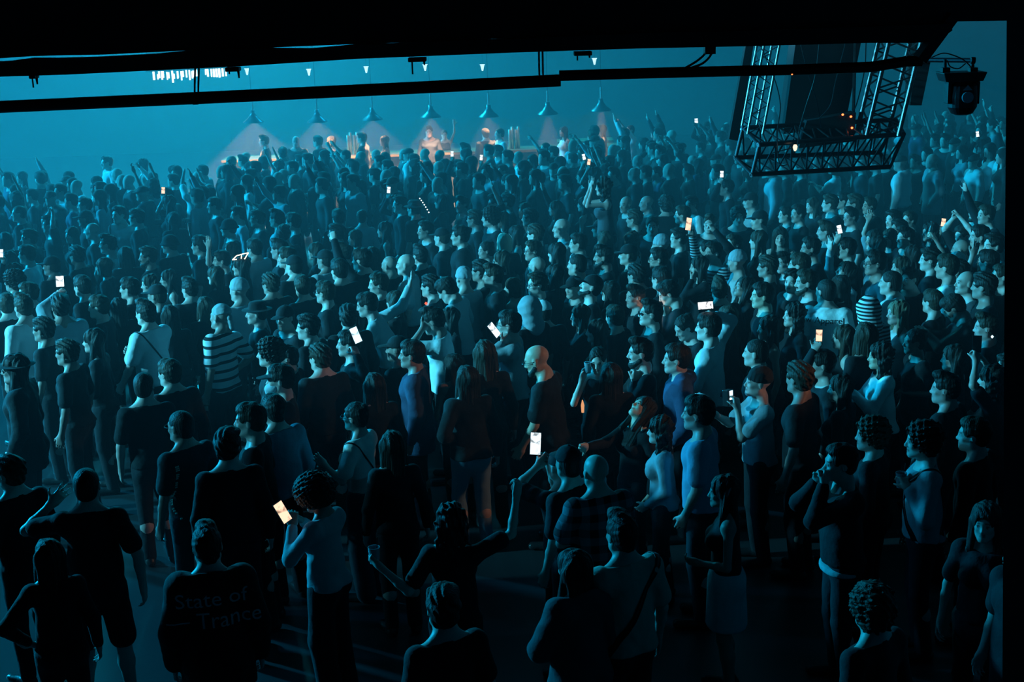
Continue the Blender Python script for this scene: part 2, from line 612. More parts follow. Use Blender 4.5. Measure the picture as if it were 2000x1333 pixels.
def head_prims(J):
    Rh, c = J['Rh'], J['head']
    fem = J['fem']
    g = 0.95 if fem else 1.0
    X = lambda x, y, z: c + Rh @ (np.array([x, y, z]) * g)
    r = lambda *a: tuple(v * g for v in a)
    jw = 0.050 if fem else 0.056
    P = [
        Ell(X(0, -0.016, 0.036), r(0.077, 0.098, 0.084), Rh, k=0.03),
        Ell(X(0, 0.030, -0.030), r(0.060, 0.062, 0.080), Rh, k=0.04),
        Cone(X(-jw, 0.0, -0.062), X(-0.018, 0.068, -0.098), 0.020 * g, 0.019 * g, k=0.03),
        Cone(X(jw, 0.0, -0.062), X(0.018, 0.068, -0.098), 0.020 * g, 0.019 * g, k=0.03),
        Ell(X(0, 0.072, -0.096), r(0.022, 0.018, 0.018), Rh, k=0.025),
        Cone(X(-0.034, 0.079, 0.022), X(0.034, 0.079, 0.022), 0.0120 * g, k=0.018),
        Ell(X(0.040, 0.066, -0.026), r(0.018, 0.018, 0.016), Rh, k=0.02),
        Ell(X(-0.040, 0.066, -0.026), r(0.018, 0.018, 0.016), Rh, k=0.02),
        Ell(X(0.031, 0.100, -0.001), r(0.016, 0.014, 0.012), Rh, k=0.012, op='s'),
        Ell(X(-0.031, 0.100, -0.001), r(0.016, 0.014, 0.012), Rh, k=0.012, op='s'),
        Ell(X(0.031, 0.079, -0.001), r(0.0145, 0.0125, 0.0115), Rh, k=0.003),
        Ell(X(-0.031, 0.079, -0.001), r(0.0145, 0.0125, 0.0115), Rh, k=0.003),
        Cone(X(0, 0.088, 0.010), X(0, 0.110, -0.030), 0.0085 * g, 0.0115 * g, k=0.012),
        Ell(X(0.012, 0.098, -0.036), r(0.009, 0.011, 0.008), Rh, k=0.008),
        Ell(X(-0.012, 0.098, -0.036), r(0.009, 0.011, 0.008), Rh, k=0.008),
        Ell(X(0, 0.088, -0.058), r(0.024, 0.012, 0.0075), Rh, k=0.006),
        Ell(X(0, 0.087, -0.070), r(0.021, 0.012, 0.0080), Rh, k=0.006),
        Ell(X(0, 0.103, -0.0635), r(0.024, 0.009, 0.0028), Rh, k=0.004, op='s'),
        Ell(X(0.080, -0.010, -0.004), r(0.009, 0.021, 0.034), Rh, k=0.008),
        Ell(X(-0.080, -0.010, -0.004), r(0.009, 0.021, 0.034), Rh, k=0.008),
        Ell(X(0.091, -0.004, 0.000), r(0.006, 0.010, 0.016), Rh, k=0.006, op='s'),
        Ell(X(-0.091, -0.004, 0.000), r(0.006, 0.010, 0.016), Rh, k=0.006, op='s'),
    ]
    return P


def body_prims(J):
    T, Rc, fem = J['T'], J['Rc'], J['fem']
    P, Wst = J['P'], J['waist']
    I = np.eye(3)
    out = []
    hipw, waw, chw = (0.160, 0.108, 0.126) if fem else (0.150, 0.128, 0.146)
    out.append(Cone(P + V(0, 0, -0.02), Wst, hipw, waw, I, (1, 0.70, 1), k=0.05))
    out.append(Cone(Wst, J['T'](0, 0.005, 0.36), waw, chw, Rc, (1, 0.68, 1), k=0.06))
    out.append(Cone(J['shL'] + Rc @ V(0.03, 0, -0.03), J['shR'] + Rc @ V(-0.03, 0, -0.03), 0.054 if not fem else 0.045, k=0.045))
    if fem:
        for s in (-1, 1):
            out.append(Ell(T(s * 0.068, 0.085, 0.31), (0.058, 0.055, 0.055), Rc, k=0.04))
    else:
        for s in (-1, 1):
            out.append(Ell(T(s * 0.07, 0.06, 0.35), (0.072, 0.045, 0.06), Rc, k=0.04))
    for s in (-1, 1):
        out.append(Ell(P + V(s * 0.075, -0.055, -0.045), (0.080, 0.080, 0.085), k=0.04))
    nr = 0.046 if fem else 0.057
    out.append(Cone(J['neck'] + Rc @ V(0, -0.01, -0.05), J['headlow'] + (J['head'] - J['headlow']) * 0.35, nr * 1.12, nr, k=0.045))
    for n in 'LR':
        s = 1 if n == 'R' else -1
        out.append(Cone(J['headlow'] + Rc @ V(s * 0.02, -0.02, 0), J['sh' + n] + Rc @ V(-s * 0.03, 0, 0.01), 0.030, 0.036, k=0.06))
        ar = 0.84 if fem else 1.0
        out.append(Ell(J['sh' + n], (0.053 * ar, 0.054 * ar, 0.056 * ar), k=0.04))
        out.append(Cone(J['sh' + n], J['el' + n], 0.046 * ar, 0.037 * ar, k=0.025))
        fm = J['el' + n] * 0.68 + J['wr' + n] * 0.32
        out.append(Cone(J['el' + n], fm, 0.037 * ar, 0.038 * ar, k=0.015))
        out.append(Cone(fm, J['wr' + n], 0.037 * ar, 0.025 * ar, k=0.015))
    # legs
    for n in 'LR':
        out.append(Cone(J['hip' + n], J['kn' + n], 0.088, 0.054, k=0.04))
        cm = J['kn' + n] * 0.65 + J['an' + n] * 0.35 + V(0, -0.012, 0)
        out.append(Cone(J['kn' + n], cm, 0.052, 0.055, k=0.03))
        out.append(Cone(cm, J['an' + n], 0.054, 0.034, k=0.03))
        out.append(Cone(J['an' + n] + V(0, -0.03, -0.04), J['toe' + n], 0.036, 0.026, k=0.02))
    out += head_prims(J)
    for n in 'LR':
        out += hand_prims(J, n)
    return out


def head_tint(v, J):
    """colour multiplier: brows, eyes, lips are darker than the skin"""
    q = (v - J['head']) @ J['Rh'] / (0.95 if J['fem'] else 1.0)
    t = np.ones((len(v), 3))

    def spot(c, r, col, front=True):
        m = (((q - c) / r) ** 2).sum(-1) < 1
        if front:
            m &= q[:, 1] > 0.05
        t[m] = col
    for s in (-1, 1):
        spot(V(s * 0.034, 0.092, 0.024), V(0.020, 0.03, 0.0065), (0.18, 0.16, 0.15))
        spot(V(s * 0.031, 0.092, -0.001), V(0.0150, 0.012, 0.0070), (0.8, 0.95, 1.1))
        spot(V(s * 0.031, 0.092, -0.001), V(0.0065, 0.02, 0.0070), (0.04, 0.04, 0.05))
        spot(V(s * 0.031, 0.092, 0.0075), V(0.0165, 0.02, 0.0030), (0.10, 0.10, 0.10))
    spot(V(0, 0.09, -0.0635), V(0.024, 0.03, 0.0115), (0.75, 0.45, 0.45))
    return t


def body_mesh(po, J, h):
    v, f = sdf_mesh(body_prims(J), h)
    v = smooth_verts(v, f, 1)
    return to_mesh('body', v, f, SKIN, head_tint(v, J))


def shirt_prims(J, kind, loose=0.0, seed=0):
    """kind: tee, long, tank, crop, coat, hoodie"""
    T, Rc, fem = J['T'], J['Rc'], J['fem']
    P, Wst = J['P'], J['waist']
    I = np.eye(3)
    g = 0.011 + loose
    hipw, waw, chw = (0.176, 0.112, 0.128) if fem else (0.174, 0.134, 0.148)
    if kind in ('coat', 'hoodie'):
        g += 0.014
    out = []
    zh = {'crop': 0.17, 'coat': -0.22, 'tank': 0.0}.get(kind, -0.03)
    low = P + V(0, 0, zh - 0.06)
    if zh < 0.1:
        out.append(Cone(low, Wst, (hipw + g) * (1.06 if kind == 'coat' else 0.99), waw + g + loose, I, (1, 0.74, 1), k=0.05))
    out.append(Cone(Wst, T(0, 0.005, 0.36), waw + g + loose, chw + g, Rc, (1, 0.72, 1), k=0.06))
    sr = (0.053 if not fem else 0.044) + g
    wide = 0.03 if kind != 'tank' else 0.075
    out.append(Cone(J['shL'] + Rc @ V(wide, 0, -0.03), J['shR'] + Rc @ V(-wide, 0, -0.03), sr, k=0.05))
    for s in (-1, 1):
        if fem:
            out.append(Ell(T(s * 0.068, 0.085, 0.31), (0.060 + g, 0.056 + g, 0.056 + g), Rc, k=0.04))
        else:
            out.append(Ell(T(s * 0.07, 0.06, 0.35), (0.075 + g, 0.046 + g, 0.06 + g), Rc, k=0.04))
        if zh < 0.1:
            out.append(Ell(P + V(s * 0.075, -0.055, -0.045), (0.080 + g, 0.080 + g, 0.085 + g), k=0.04))
    for n in 'LR':
        s = 1 if n == 'R' else -1
        if kind == 'tank':
            out.append(Cone(J['neck'] + Rc @ V(s * 0.07, 0, 0.0), J['sh' + n] + Rc @ V(-s * 0.08, 0, -0.05), 0.030, 0.034, k=0.03))
            continue
        out.append(Cone(J['headlow'] + Rc @ V(s * 0.03, -0.02, -0.03), J['sh' + n] + Rc @ V(-s * 0.03, 0, 0.01), 0.026 + g, 0.034 + g, k=0.05))
    out.append(Noise(0.0045 + loose * 0.25, 18, seed, (1, 1, 0.5)))
    out.append(Plane(P + V(0, 0, zh), (0, 0, -1)))
    out.append(Plane(J['neck'] + Rc @ V(0, 0, 0.000 + (0.02 if kind in ('coat', 'hoodie') else 0)), Rc @ V(0, 0.45, 1)))
    if kind != 'tank':
        for n in 'LR':
            sh, el, wr = J['sh' + n], J['el' + n], J['wr' + n]
            ar = 0.84 if fem else 1.0
            out.append(Ell(sh, ((0.054 * ar + g),) * 3, k=0.03))
            if kind in ('tee', 'crop'):
                e = sh + (el - sh) * 0.70
                # flat cut by a box-like squeeze: end the sleeve with a thin flare
                out.append(Cone(sh, e, 0.046 * ar + g, 0.047 * ar + g + loose * .6, k=0.02))
            else:
                e = wr + (el - wr) * 0.10
                out.append(Cone(sh, el, 0.046 * ar + g, 0.039 * ar + g, k=0.02))
                out.append(Cone(el, e, 0.039 * ar + g, 0.029 * ar + g * 0.7, k=0.02))
    if kind == 'hoodie':
        out.append(Ell(J['neck'] + Rc @ V(0, -0.075, 0.01), (0.11, 0.06, 0.06), Rc, k=0.04))
        out.append(Cone(J['neck'] + Rc @ V(-0.07, 0.0, 0.02), J['neck'] + Rc @ V(0.07, 0, 0.02), 0.05, k=0.04))
        out.append(Noise(0.004, 40, seed + 3))
    elif kind != 'tank':
        out.append(Noise(0.003, 38, seed + 5))
    # keep the throat free
    out.append(Cone(J['neck'] + Rc @ V(0, 0.03, 0.01), J['neck'] + Rc @ V(0, 0.06, 0.14), 0.052, 0.07, k=0.01, op='s'))
    return out


def trousers_prims(J, kind='long', seed=0):
    fem = J['fem']
    g = 0.009
    hipw = 0.160 if fem else 0.150
    P = J['P']
    out = [Cone(P + V(0, 0, -0.04), P + V(0, 0, 0.06), hipw + g, (0.128 if fem else 0.136) + g, np.eye(3), (1, 0.70, 1), k=0.02)]
    for s in (-1, 1):
        out.append(Ell(P + V(s * 0.075, -0.055, -0.045), (0.080 + g, 0.080 + g, 0.085 + g), k=0.04))
    out.append(Plane(P + V(0, 0, 0.04), (0, 0, 1)))
    if kind == 'skirt':
        out.append(Cone(P + V(0, 0, -0.02), P + V(0, 0, -0.40), hipw + 0.01, 0.20, np.eye(3), (1, 0.8, 1), k=0.03))
        for n in 'LR':
            out.append(Cone(J['hip' + n], J['kn' + n], 0.100, 0.07, k=0.03))
        out.append(Noise(0.008, 22, seed, (1, 1, 0.2)))
        out.append(Plane(P + V(0, 0, -0.38), (0, 0, -1)))
        return out
    for n in 'LR':
        hp, kn, an = J['hip' + n], J['kn' + n], J['an' + n]
        if kind == 'shorts':
            e = kn + V(0, 0, 0.03)
            out.append(Cone(hp, e, 0.092 + g, 0.082 + g, k=0.03))
        else:
            wide = 0.030 if kind == 'wide' else 0.0
            out.append(Cone(hp, kn, 0.090 + g, 0.060 + g + wide, k=0.03))
            out.append(Cone(kn, an + V(0, 0, -0.005), 0.060 + g + wide, 0.052 + g + wide, k=0.02))
    out.append(Noise(0.004, 24, seed, (1, 1, 0.7)))
    return out


def shoes_prims(J):
    out = []
    for n in 'LR':
        an, toe = J['an' + n], J['toe' + n]
        z = an[2] - 0.085
        heel = np.array([an[0], an[1] - 0.035, 0.034 + z]); t = np.array([toe[0], toe[1] + 0.02, 0.030 + z])
        out.append(Cone(heel, t, 0.042, 0.038, k=0.02))
        out.append(Cone(np.array([an[0], an[1] - 0.01, 0.05 + z]), np.array([an[0], an[1], 0.10 + z]), 0.046, 0.044, k=0.03))
        out.append(Plane(np.array([0, 0, 0.002 + min(J['anL'][2], J['anR'][2]) - 0.085]), (0, 0, -1)))
    return out


# ---- things worn on the head, in head coordinates (origin: head centre, face along +Y)
def hair_prims(kind, seed=0):
    I = np.eye(3)
    cap = lambda g, k=0.02: Ell((0, -0.020, 0.040), (0.079 + g, 0.100 + g, 0.085 + g), k=k)
    face = lambda y=0.0, z=0.0: Ell((0, 0.103 + y, -0.018 + z), (0.073, 0.078, 0.104), k=0.008, op='s')
    low = Cone((0, 0.0, -0.12), (0, 0.05, -0.14), 0.095, 0.09, k=0.015, op='s')
    nape = Ell((0, -0.05, -0.02), (0.072, 0.066, 0.075), k=0.03)
    ears = [Ell((s * 0.088, 0.012, -0.02), (0.03, 0.030, 0.042), k=0.01, op='s') for s in (-1, 1)]
    if kind == 'buzz':
        return [cap(0.004), nape, Plane((0, 0, -0.055), (0, 0.35, -1)), face()] + ears
    if kind == 'short':
        return [cap(0.013), Ell((0, 0.035, 0.098), (0.064, 0.055, 0.036), k=0.03), nape, Noise(0.004, 60, seed), Plane((0, 0, -0.065), (0, 0.35, -1)), face()] + ears
    if kind == 'messy':
        return [cap(0.016), Ell((0.01, 0.03, 0.100), (0.070, 0.065, 0.040), k=0.03), nape, Noise(0.010, 85, 21), Plane((0, 0, -0.07), (0, 0.35, -1)), face(0.004)] + ears
    if kind == 'fade':
        return [Ell((0, -0.010, 0.070), (0.080, 0.098, 0.066), k=0.02), Ell((0, 0.03, 0.105), (0.060, 0.055, 0.032), k=0.03), nape, Noise(0.004, 90, 22), Plane((0, 0, -0.05), (0, 0.35, -1)), face()] + ears
    if kind == 'quiff':
        return [cap(0.008), Ell((0, 0.04, 0.118), (0.060, 0.062, 0.038), k=0.03), nape, Noise(0.005, 70, seed), Plane((0, 0, -0.065), (0, 0.35, -1)), face(0.01)] + ears
    if kind == 'curly':
        return [cap(0.032), Ell((0, -0.05, -0.02), (0.098, 0.085, 0.09), k=0.03), Noise(0.014, 95, seed), face(0.02, 0.0), Plane((0, 0.0, -0.11), (0, 0.2, -1))]
    if kind == 'afro':
        return [cap(0.060), Ell((0, -0.05, 0.0), (0.135, 0.12, 0.12), k=0.03), Noise(0.010, 110, seed), face(0.025, -0.01), Plane((0, 0, -0.09), (0, 0.2, -1))]
    if kind in ('long', 'wavy'):
        n = 0.008 if kind == 'long' else 0.015
        return [cap(0.016), Cone((0, -0.055, 0.02), (0, -0.085, -0.33), 0.092, 0.070, I, (1.15, 0.50, 1), k=0.04),
                Cone((0.075, -0.01, 0.0), (0.095, 0.005, -0.24), 0.034, 0.024, k=0.03),
                Cone((-0.075, -0.01, 0.0), (-0.095, 0.005, -0.24), 0.034, 0.024, k=0.03),
                Noise(n, 75, seed, (1, 1, 0.12 if kind == 'long' else 0.5)), face(0.012, -0.02)]
    if kind == 'bob':
        return [cap(0.018), Cone((0, -0.045, 0.02), (0, -0.055, -0.12), 0.090, 0.080, I, (1.12, 0.70, 1), k=0.04),
                Cone((0.078, 0.0, 0.0), (0.082, 0.015, -0.10), 0.032, 0.026, k=0.03),
                Cone((-0.078, 0.0, 0.0), (-0.082, 0.015, -0.10), 0.032, 0.026, k=0.03),
                Noise(0.006, 75, seed, (1, 1, 0.15)), Plane((0, 0, -0.135), (0, 0, -1)), face(0.012, -0.02)]
    if kind == 'bun':
        return [cap(0.009), nape, Ell((0, -0.095, 0.085), (0.042, 0.040, 0.040), k=0.015), Noise(0.004, 70, seed), Plane((0, 0, -0.07), (0, 0.35, -1)), face()] + ears
    if kind == 'pony':
        return [cap(0.009), nape, Ell((0, -0.115, 0.055), (0.026, 0.026, 0.026), k=0.02), Cone((0, -0.13, 0.05), (0, -0.155, -0.20), 0.032, 0.018, k=0.02),
                Noise(0.005, 70, seed, (1, 1, 0.4)), Plane((0, 0, -0.30), (0, 0, -1)), face()] + ears
    if kind == 'beard':
        return [Cone((-0.058, 0.01, -0.055), (-0.022, 0.068, -0.102), 0.026, 0.028, k=0.02), Cone((0.058, 0.01, -0.055), (0.022, 0.068, -0.102), 0.026, 0.028, k=0.02),
                Ell((0, 0.072, -0.108), (0.040, 0.032, 0.030), k=0.02), Cone((-0.024, 0.093, -0.047), (0.024, 0.093, -0.047), 0.0085, k=0.01),
                Noise(0.003, 90, seed), Ell((0, 0.11, -0.064), (0.022, 0.03, 0.011), k=0.008, op='s')]
    if kind == 'cap':
        return [Ell((0, -0.016, 0.045), (0.088, 0.108, 0.090), k=0.01), Plane((0, 0, 0.030), (0, -0.08, -1), k=0.004),
                Cone((0, 0.085, 0.034), (0, 0.135, 0.026), 0.070, 0.062, I, (1, 1, 0.10), k=0.006),
                Ell((0, -0.016, 0.138), (0.008, 0.008, 0.006), k=0.004)]
    if kind == 'beanie':
        return [Ell((0, -0.018, 0.055), (0.088, 0.108, 0.098), k=0.01), Plane((0, 0, 0.012), (0, -0.15, -1), k=0.008),
                Cone((0, -0.016, 0.030), (0, -0.016, 0.050), 0.092, 0.092, I, (1, 1.2, 0.22), k=0.01), Noise(0.002, 120, seed, (1, 1, 0.1))]
    if kind == 'bucket':
        return [Ell((0, -0.016, 0.055), (0.088, 0.108, 0.085), k=0.01), Plane((0, 0, 0.045), (0, 0, -1), k=0.004),
                Cone((0, -0.016, 0.05), (0, -0.016, 0.012), 0.090, 0.128, I, (1, 1.12, 0.25), k=0.02)]
    if kind == 'brim':
        return [Cone((0, -0.016, 0.03), (0, -0.016, 0.11), 0.088, 0.074, I, (1, 1.2, 0.4), k=0.01), Ell((0, -0.016, 0.16), (0.03, 0.09, 0.02), k=0.01, op='s'),
                Cone((0, -0.016, 0.040), (0, -0.012, 0.040), 0.165, 0.165, I, (1, 1.08, 0.050), k=0.02)]
    if kind == 'hood':
        return [Ell((0, -0.030, 0.030), (0.108, 0.118, 0.118), k=0.01), Cone((0, -0.04, -0.03), (0, -0.06, -0.14), 0.10, 0.11, k=0.04), Noise(0.006, 30, seed),
                Ell((0, 0.105, -0.03), (0.082, 0.10, 0.112), k=0.012, op='s')]
    if kind == 'scarf':
        return [Ell((0, -0.018, 0.050), (0.084, 0.104, 0.086), k=0.01), Plane((0, 0, 0.020), (0, -0.25, -1), k=0.006), Ell((0, -0.115, 0.01), (0.03, 0.025, 0.03), k=0.02),
                Cone((0, -0.12, 0.0), (0.02, -0.13, -0.10), 0.020, 0.026, k=0.02), Noise(0.003, 70, seed)]
    if kind in ('glasses', 'sunglasses'):
        out = []
        for s in (-1, 1):
            c = np.array([s * 0.033, 0.108, -0.001])
            if kind == 'sunglasses':
                out.append(Ell(c, (0.027, 0.006, 0.019), k=0.004))
            else:
                for i in range(14):
                    a0, a1 = i / 14 * 6.2832, (i + 1) / 14 * 6.2832
                    out.append(Cone(c + V(0.026 * math.cos(a0), 0, 0.020 * math.sin(a0)), c + V(0.026 * math.cos(a1), 0, 0.020 * math.sin(a1)), 0.0028, k=0.001))
            out.append(Cone(c + V(s * 0.026, 0, 0.006), (s * 0.082, 0.06, 0.006), 0.0028, k=0.001))
            out.append(Cone((s * 0.082, 0.06, 0.006), (s * 0.086, -0.01, 0.004), 0.0028, k=0.001))
        out.append(Cone((-0.010, 0.110, 0.002), (0.010, 0.110, 0.002), 0.0028, k=0.001))
        return out
    if kind == 'visor_band':
        return [Cone((0, -0.016, 0.052), (0, -0.016, 0.056), 0.100, 0.100, I, (1, 1.2, 0.12), k=0.004)]
    raise KeyError(kind)


WEAR_CACHE = {}
WEAR_H = {'glasses': 0.0035, 'sunglasses': 0.004, 'cap': 0.007, 'brim': 0.008}
WEAR_MAT = {'glasses': BLACK_PLASTIC, 'sunglasses': LENS, 'cap': CLOTH, 'beanie': CLOTH, 'bucket': CLOTH, 'brim': CLOTH, 'hood': CLOTH, 'scarf': CLOTH, 'curly': CURLY, 'afro': CURLY, 'visor_band': CLOTH}
WEAR_NAME = {'beard': 'beard', 'glasses': 'glasses', 'sunglasses': 'sunglasses', 'cap': 'cap', 'beanie': 'beanie', 'bucket': 'bucket_hat', 'brim': 'brimmed_hat', 'hood': 'hood', 'scarf': 'head_scarf', 'visor_band': 'headband'}


def wear_mesh(kind, coarse=False):
    key = (kind, coarse)
    if key not in WEAR_CACHE:
        h = WEAR_H.get(kind, 0.006) * (1.6 if coarse else 1)
        WEAR_CACHE[key] = build(WEAR_NAME.get(kind, 'hair'), hair_prims(kind), h, WEAR_MAT.get(kind, HAIR))
    return WEAR_CACHE[key]


POSE_CACHE = {}


def pose_meshes(po, top, loose, bottom, h):
    """meshes of a body in a pose and of its clothes, shared by all who stand like that"""
    key = repr(sorted(po.items(), key=lambda t: t[0])) + ('c' if h >= 0.014 else '')
    if key not in POSE_CACHE:
        J = skeleton(po)
        POSE_CACHE[key] = {'J': J, 'body': body_mesh(po, J, h), 'shoes': build('shoes', shoes_prims(J), h * 1.6, LEATHER, 1)}
    C = POSE_CACHE[key]
    sd = len(POSE_CACHE)
    k = ('top', top, loose)
    if top and k not in C:
        C[k] = build('shirt', shirt_prims(C['J'], top, loose, sd), h * 1.25, CLOTH, 1)
    k2 = ('bottom', bottom)
    if bottom and k2 not in C:
        C[k2] = build('trousers', trousers_prims(C['J'], bottom, sd), h * 1.8, CLOTH, 1)
    return C, (C[k] if top else None), (C[k2] if bottom else None)


def mat4(R, t):
    M = Matrix.Identity(4)
    for i in range(3):
        for j in range(3):
            M[i][j] = float(R[i][j])
        M[i][3] = float(t[i])
    return M


def link(name, me, parent=None, M=None, color=None, mat=None):
    o = bpy.data.objects.new(name, me)
    COL.objects.link(o)
    if parent is not None:
        o.parent = parent
    if M is not None:
        o.matrix_local = M
    if color is not None:
        o.color = (*color, 1.0)
    if mat is not None and me.materials and me.materials[0] != mat:
        o.material_slots[0].link = 'OBJECT'
        o.material_slots[0].material = mat
    return o


def tag(o, label, cat, group=None, kind=None):
    o['label'] = label
    o['category'] = cat
    if group:
        o['group'] = group
    if kind:
        o['kind'] = kind
    return o


TOPN = {'tee': 't_shirt', 'long': 'long_sleeved_top', 'tank': 'tank_top', 'crop': 'crop_top', 'coat': 'jacket', 'hoodie': 'hooded_sweater'}


def make_person(root_xy, rotz, height, po, top='tee', top_col=(0.01, 0.01, 0.012), top_mat=None, loose=0.008,
                bottom='long', bot_col=(0.012, 0.013, 0.018), hair='short', hair_col=(0.012, 0.009, 0.008), wear=(), wear_col=(0.01, 0.01, 0.012),
                skin=(0.52, 0.33, 0.25), h=0.010, z0=0.0, coarse=False):
    C, tm, bm = pose_meshes(po, top, loose, bottom, h)
    J = C['J']
    root = bpy.data.objects.new('person', None)
    root.empty_display_size = 0.2
    COL.objects.link(root)
    s = height / 1.75
    root.matrix_world = Matrix.Translation((root_xy[0], root_xy[1], z0)) @ Matrix.Rotation(rotz, 4, 'Z') @ Matrix.Scale(s, 4)
    link('body', C['body'], root, color=skin)
    if tm:
        link(TOPN[top], tm, root, color=top_col, mat=top_mat)
    if bm:
        link({'skirt': 'skirt', 'shorts': 'shorts'}.get(bottom, 'trousers'), bm, root, color=bot_col)
    link('shoes', C['shoes'], root, color=(0.02, 0.02, 0.022))
    HM = mat4(J['Rh'] * (0.97 if J['fem'] else 1.0), J['head'])
    if hair and hair != 'bald':
        link('hair', wear_mesh(hair, coarse), root, HM, hair_col)
    for w in wear:
        link(WEAR_NAME[w], wear_mesh(w, coarse), root, HM, hair_col if w == 'beard' else wear_col)
    root['J'] = None if False else 0
    del root['J']
    return root, J


def head_at(po, px, py, height, rotz, z0=0.0):
    """floor position for which the head shows at the pixel"""
    J = skeleton(po)
    s = height / 1.75
    hd = J['head'] * s
    p = at_z(px, py, hd[2] + z0)
    c, sn = math.cos(rotz), math.sin(rotz)
    return (p.x - (c * hd[0] - sn * hd[1]), p.y - (sn * hd[0] + c * hd[1]))


def to_local(p, xy, rotz, height, z0=0.0):
    s = height / 1.75
    d = Vector((p.x - xy[0], p.y - xy[1], p.z - z0)) / s
    c, sn = math.cos(-rotz), math.sin(-rotz)
    return (c * d.x - sn * d.y, sn * d.x + c * d.y, d.z)
# ------------------------------------------------------------------ plain shape helpers
class MB:
    """collects boxes, bars and lathed shapes and links them as ONE mesh object"""

    def __init__(s):
        s.v = []; s.f = []

    def add(s, v, f):
        n = len(s.v); s.v += [tuple(map(float, q)) for q in v]; s.f += [tuple(i + n for i in q) for q in f]
        return s

    def box(s, c, size, R=None, taper=1.0):
        c = np.asarray(c, float); hx, hy, hz = [k / 2 for k in size]
        vs = []
        for z, t in ((-hz, taper), (hz, 1.0)):
            for x, y in ((-hx, -hy), (hx, -hy), (hx, hy), (-hx, hy)):
                p = np.array([x * t, y * t, z]);
                vs.append(c + (p if R is None else np.asarray(R) @ p))
        return s.add(vs, [(0, 3, 2, 1), (4, 5, 6, 7), (0, 1, 5, 4), (1, 2, 6, 5), (2, 3, 7, 6), (3, 0, 4, 7)])

    def bar(s, a, b, r, n=10, r2=None, cap=True):
        a = np.asarray(a, float); b = np.asarray(b, float); r2 = r if r2 is None else r2
        d = N3(b - a); u = N3(np.cross(d, [0.3, 0.2, 1] if abs(d[2]) < 0.9 else [1, 0.1, 0])); w = np.cross(d, u)
        vs = []
        for p, q in ((a, r), (b, r2)):
            for i in range(n):
                t = 2 * math.pi * i / n
                vs.append(p + q * (math.cos(t) * u + math.sin(t) * w))
        f = [(i, (i + 1) % n, n + (i + 1) % n, n + i) for i in range(n)]
        if cap:
            f += [tuple(range(n - 1, -1, -1)), tuple(range(n, 2 * n))]
        return s.add(vs, f)

    def tube(s, pts, r, n=8):
        pts = [np.asarray(p, float) for p in pts]
        for a, b in zip(pts, pts[1:]):
            s.bar(a, b, r, n)
        return s

    def lathe(s, c, prof, n=20, R=None):
        """prof: list of (radius, z)"""
        c = np.asarray(c, float); vs = []
        for r, z in prof:
            for i in range(n):
                t = 2 * math.pi * i / n
                p = np.array([r * math.cos(t), r * math.sin(t), z])
                vs.append(c + (p if R is None else np.asarray(R) @ p))
        f = []
        for k in range(len(prof) - 1):
            for i in range(n):
                j = (i + 1) % n
                f.append((k * n + i, k * n + j, (k + 1) * n + j, (k + 1) * n + i))
        f += [tuple(range(n - 1, -1, -1)), tuple((len(prof) - 1) * n + i for i in range(n))]
        return s.add(vs, f)

    def build(s, name, mat, parent=None, smooth=False, bevel=0.0):
        me = bpy.data.meshes.new(name)
        me.from_pydata(s.v, [], s.f)
        me.materials.append(mat)
        if smooth:
            me.shade_smooth()
        o = bpy.data.objects.new(name, me)
        COL.objects.link(o)
        if parent is not None:
            o.parent = parent
        if bevel:
            b = o.modifiers.new('bevel', 'BEVEL'); b.width = bevel; b.segments = 2; b.limit_method = 'ANGLE'
        return o


def empty(name, loc, rot=(0, 0, 0)):
    o = bpy.data.objects.new(name, None)
    o.empty_display_size = 0.2
    COL.objects.link(o)
    o.location = loc
    o.rotation_euler = rot
    return o


def structure(o):
    o['kind'] = 'structure'
    return o


def catmull(pts, n=6):
    P = [np.asarray(p, float) for p in pts]
    P = [2 * P[0] - P[1]] + P + [2 * P[-1] - P[-2]]
    out = []
    for i in range(1, len(P) - 2):
        for k in range(n):
            t = k / n
            out.append(0.5 * ((2 * P[i]) + (P[i + 1] - P[i - 1]) * t + (2 * P[i - 1] - 5 * P[i] + 4 * P[i + 1] - P[i + 2]) * t * t + (3 * P[i] - P[i - 1] - 3 * P[i + 1] + P[i + 2]) * t ** 3))
    out.append(P[-2])
    return out


# ------------------------------------------------------------------ hall
FLOOR_M = simple_mat('sealed_concrete', (0.030, 0.032, 0.036), 0.42, 0, 0.5, 0.25, 1.4)
WALL_M = simple_mat('dark_painted_wall', (0.055, 0.062, 0.07), 0.85, 0, 0.2, 0.15, 1.2)
CEIL_M = simple_mat('black_ceiling', (0.016, 0.018, 0.02), 0.9, 0, 0.1, 0.2, 2)
XL, XR, Y0, Y1, ZC = -37.0, 27.0, -4.0, 44.0, 13.5
structure(MB().box(((XL + XR) / 2, (Y0 + Y1) / 2, -0.15), (XR - XL, Y1 - Y0, 0.3)).build('floor', FLOOR_M))
structure(MB().box(((XL + XR) / 2, Y1 + 0.15, ZC / 2), (XR - XL, 0.3, ZC)).build('wall_back', WALL_M))
structure(MB().box((XR + 0.15, (Y0 + Y1) / 2, ZC / 2), (0.3, Y1 - Y0, ZC)).build('wall_right', WALL_M))
structure(MB().box((XL - 0.15, (Y0 + Y1) / 2, ZC / 2), (0.3, Y1 - Y0, ZC)).build('wall_left', WALL_M))
structure(MB().box(((XL + XR) / 2, Y0 - 0.15, ZC / 2), (XR - XL, 0.3, ZC)).build('wall_front', WALL_M))
structure(MB().box(((XL + XR) / 2, (Y0 + Y1) / 2, ZC + 0.15), (XR - XL, Y1 - Y0, 0.3)).build('ceiling', CEIL_M))

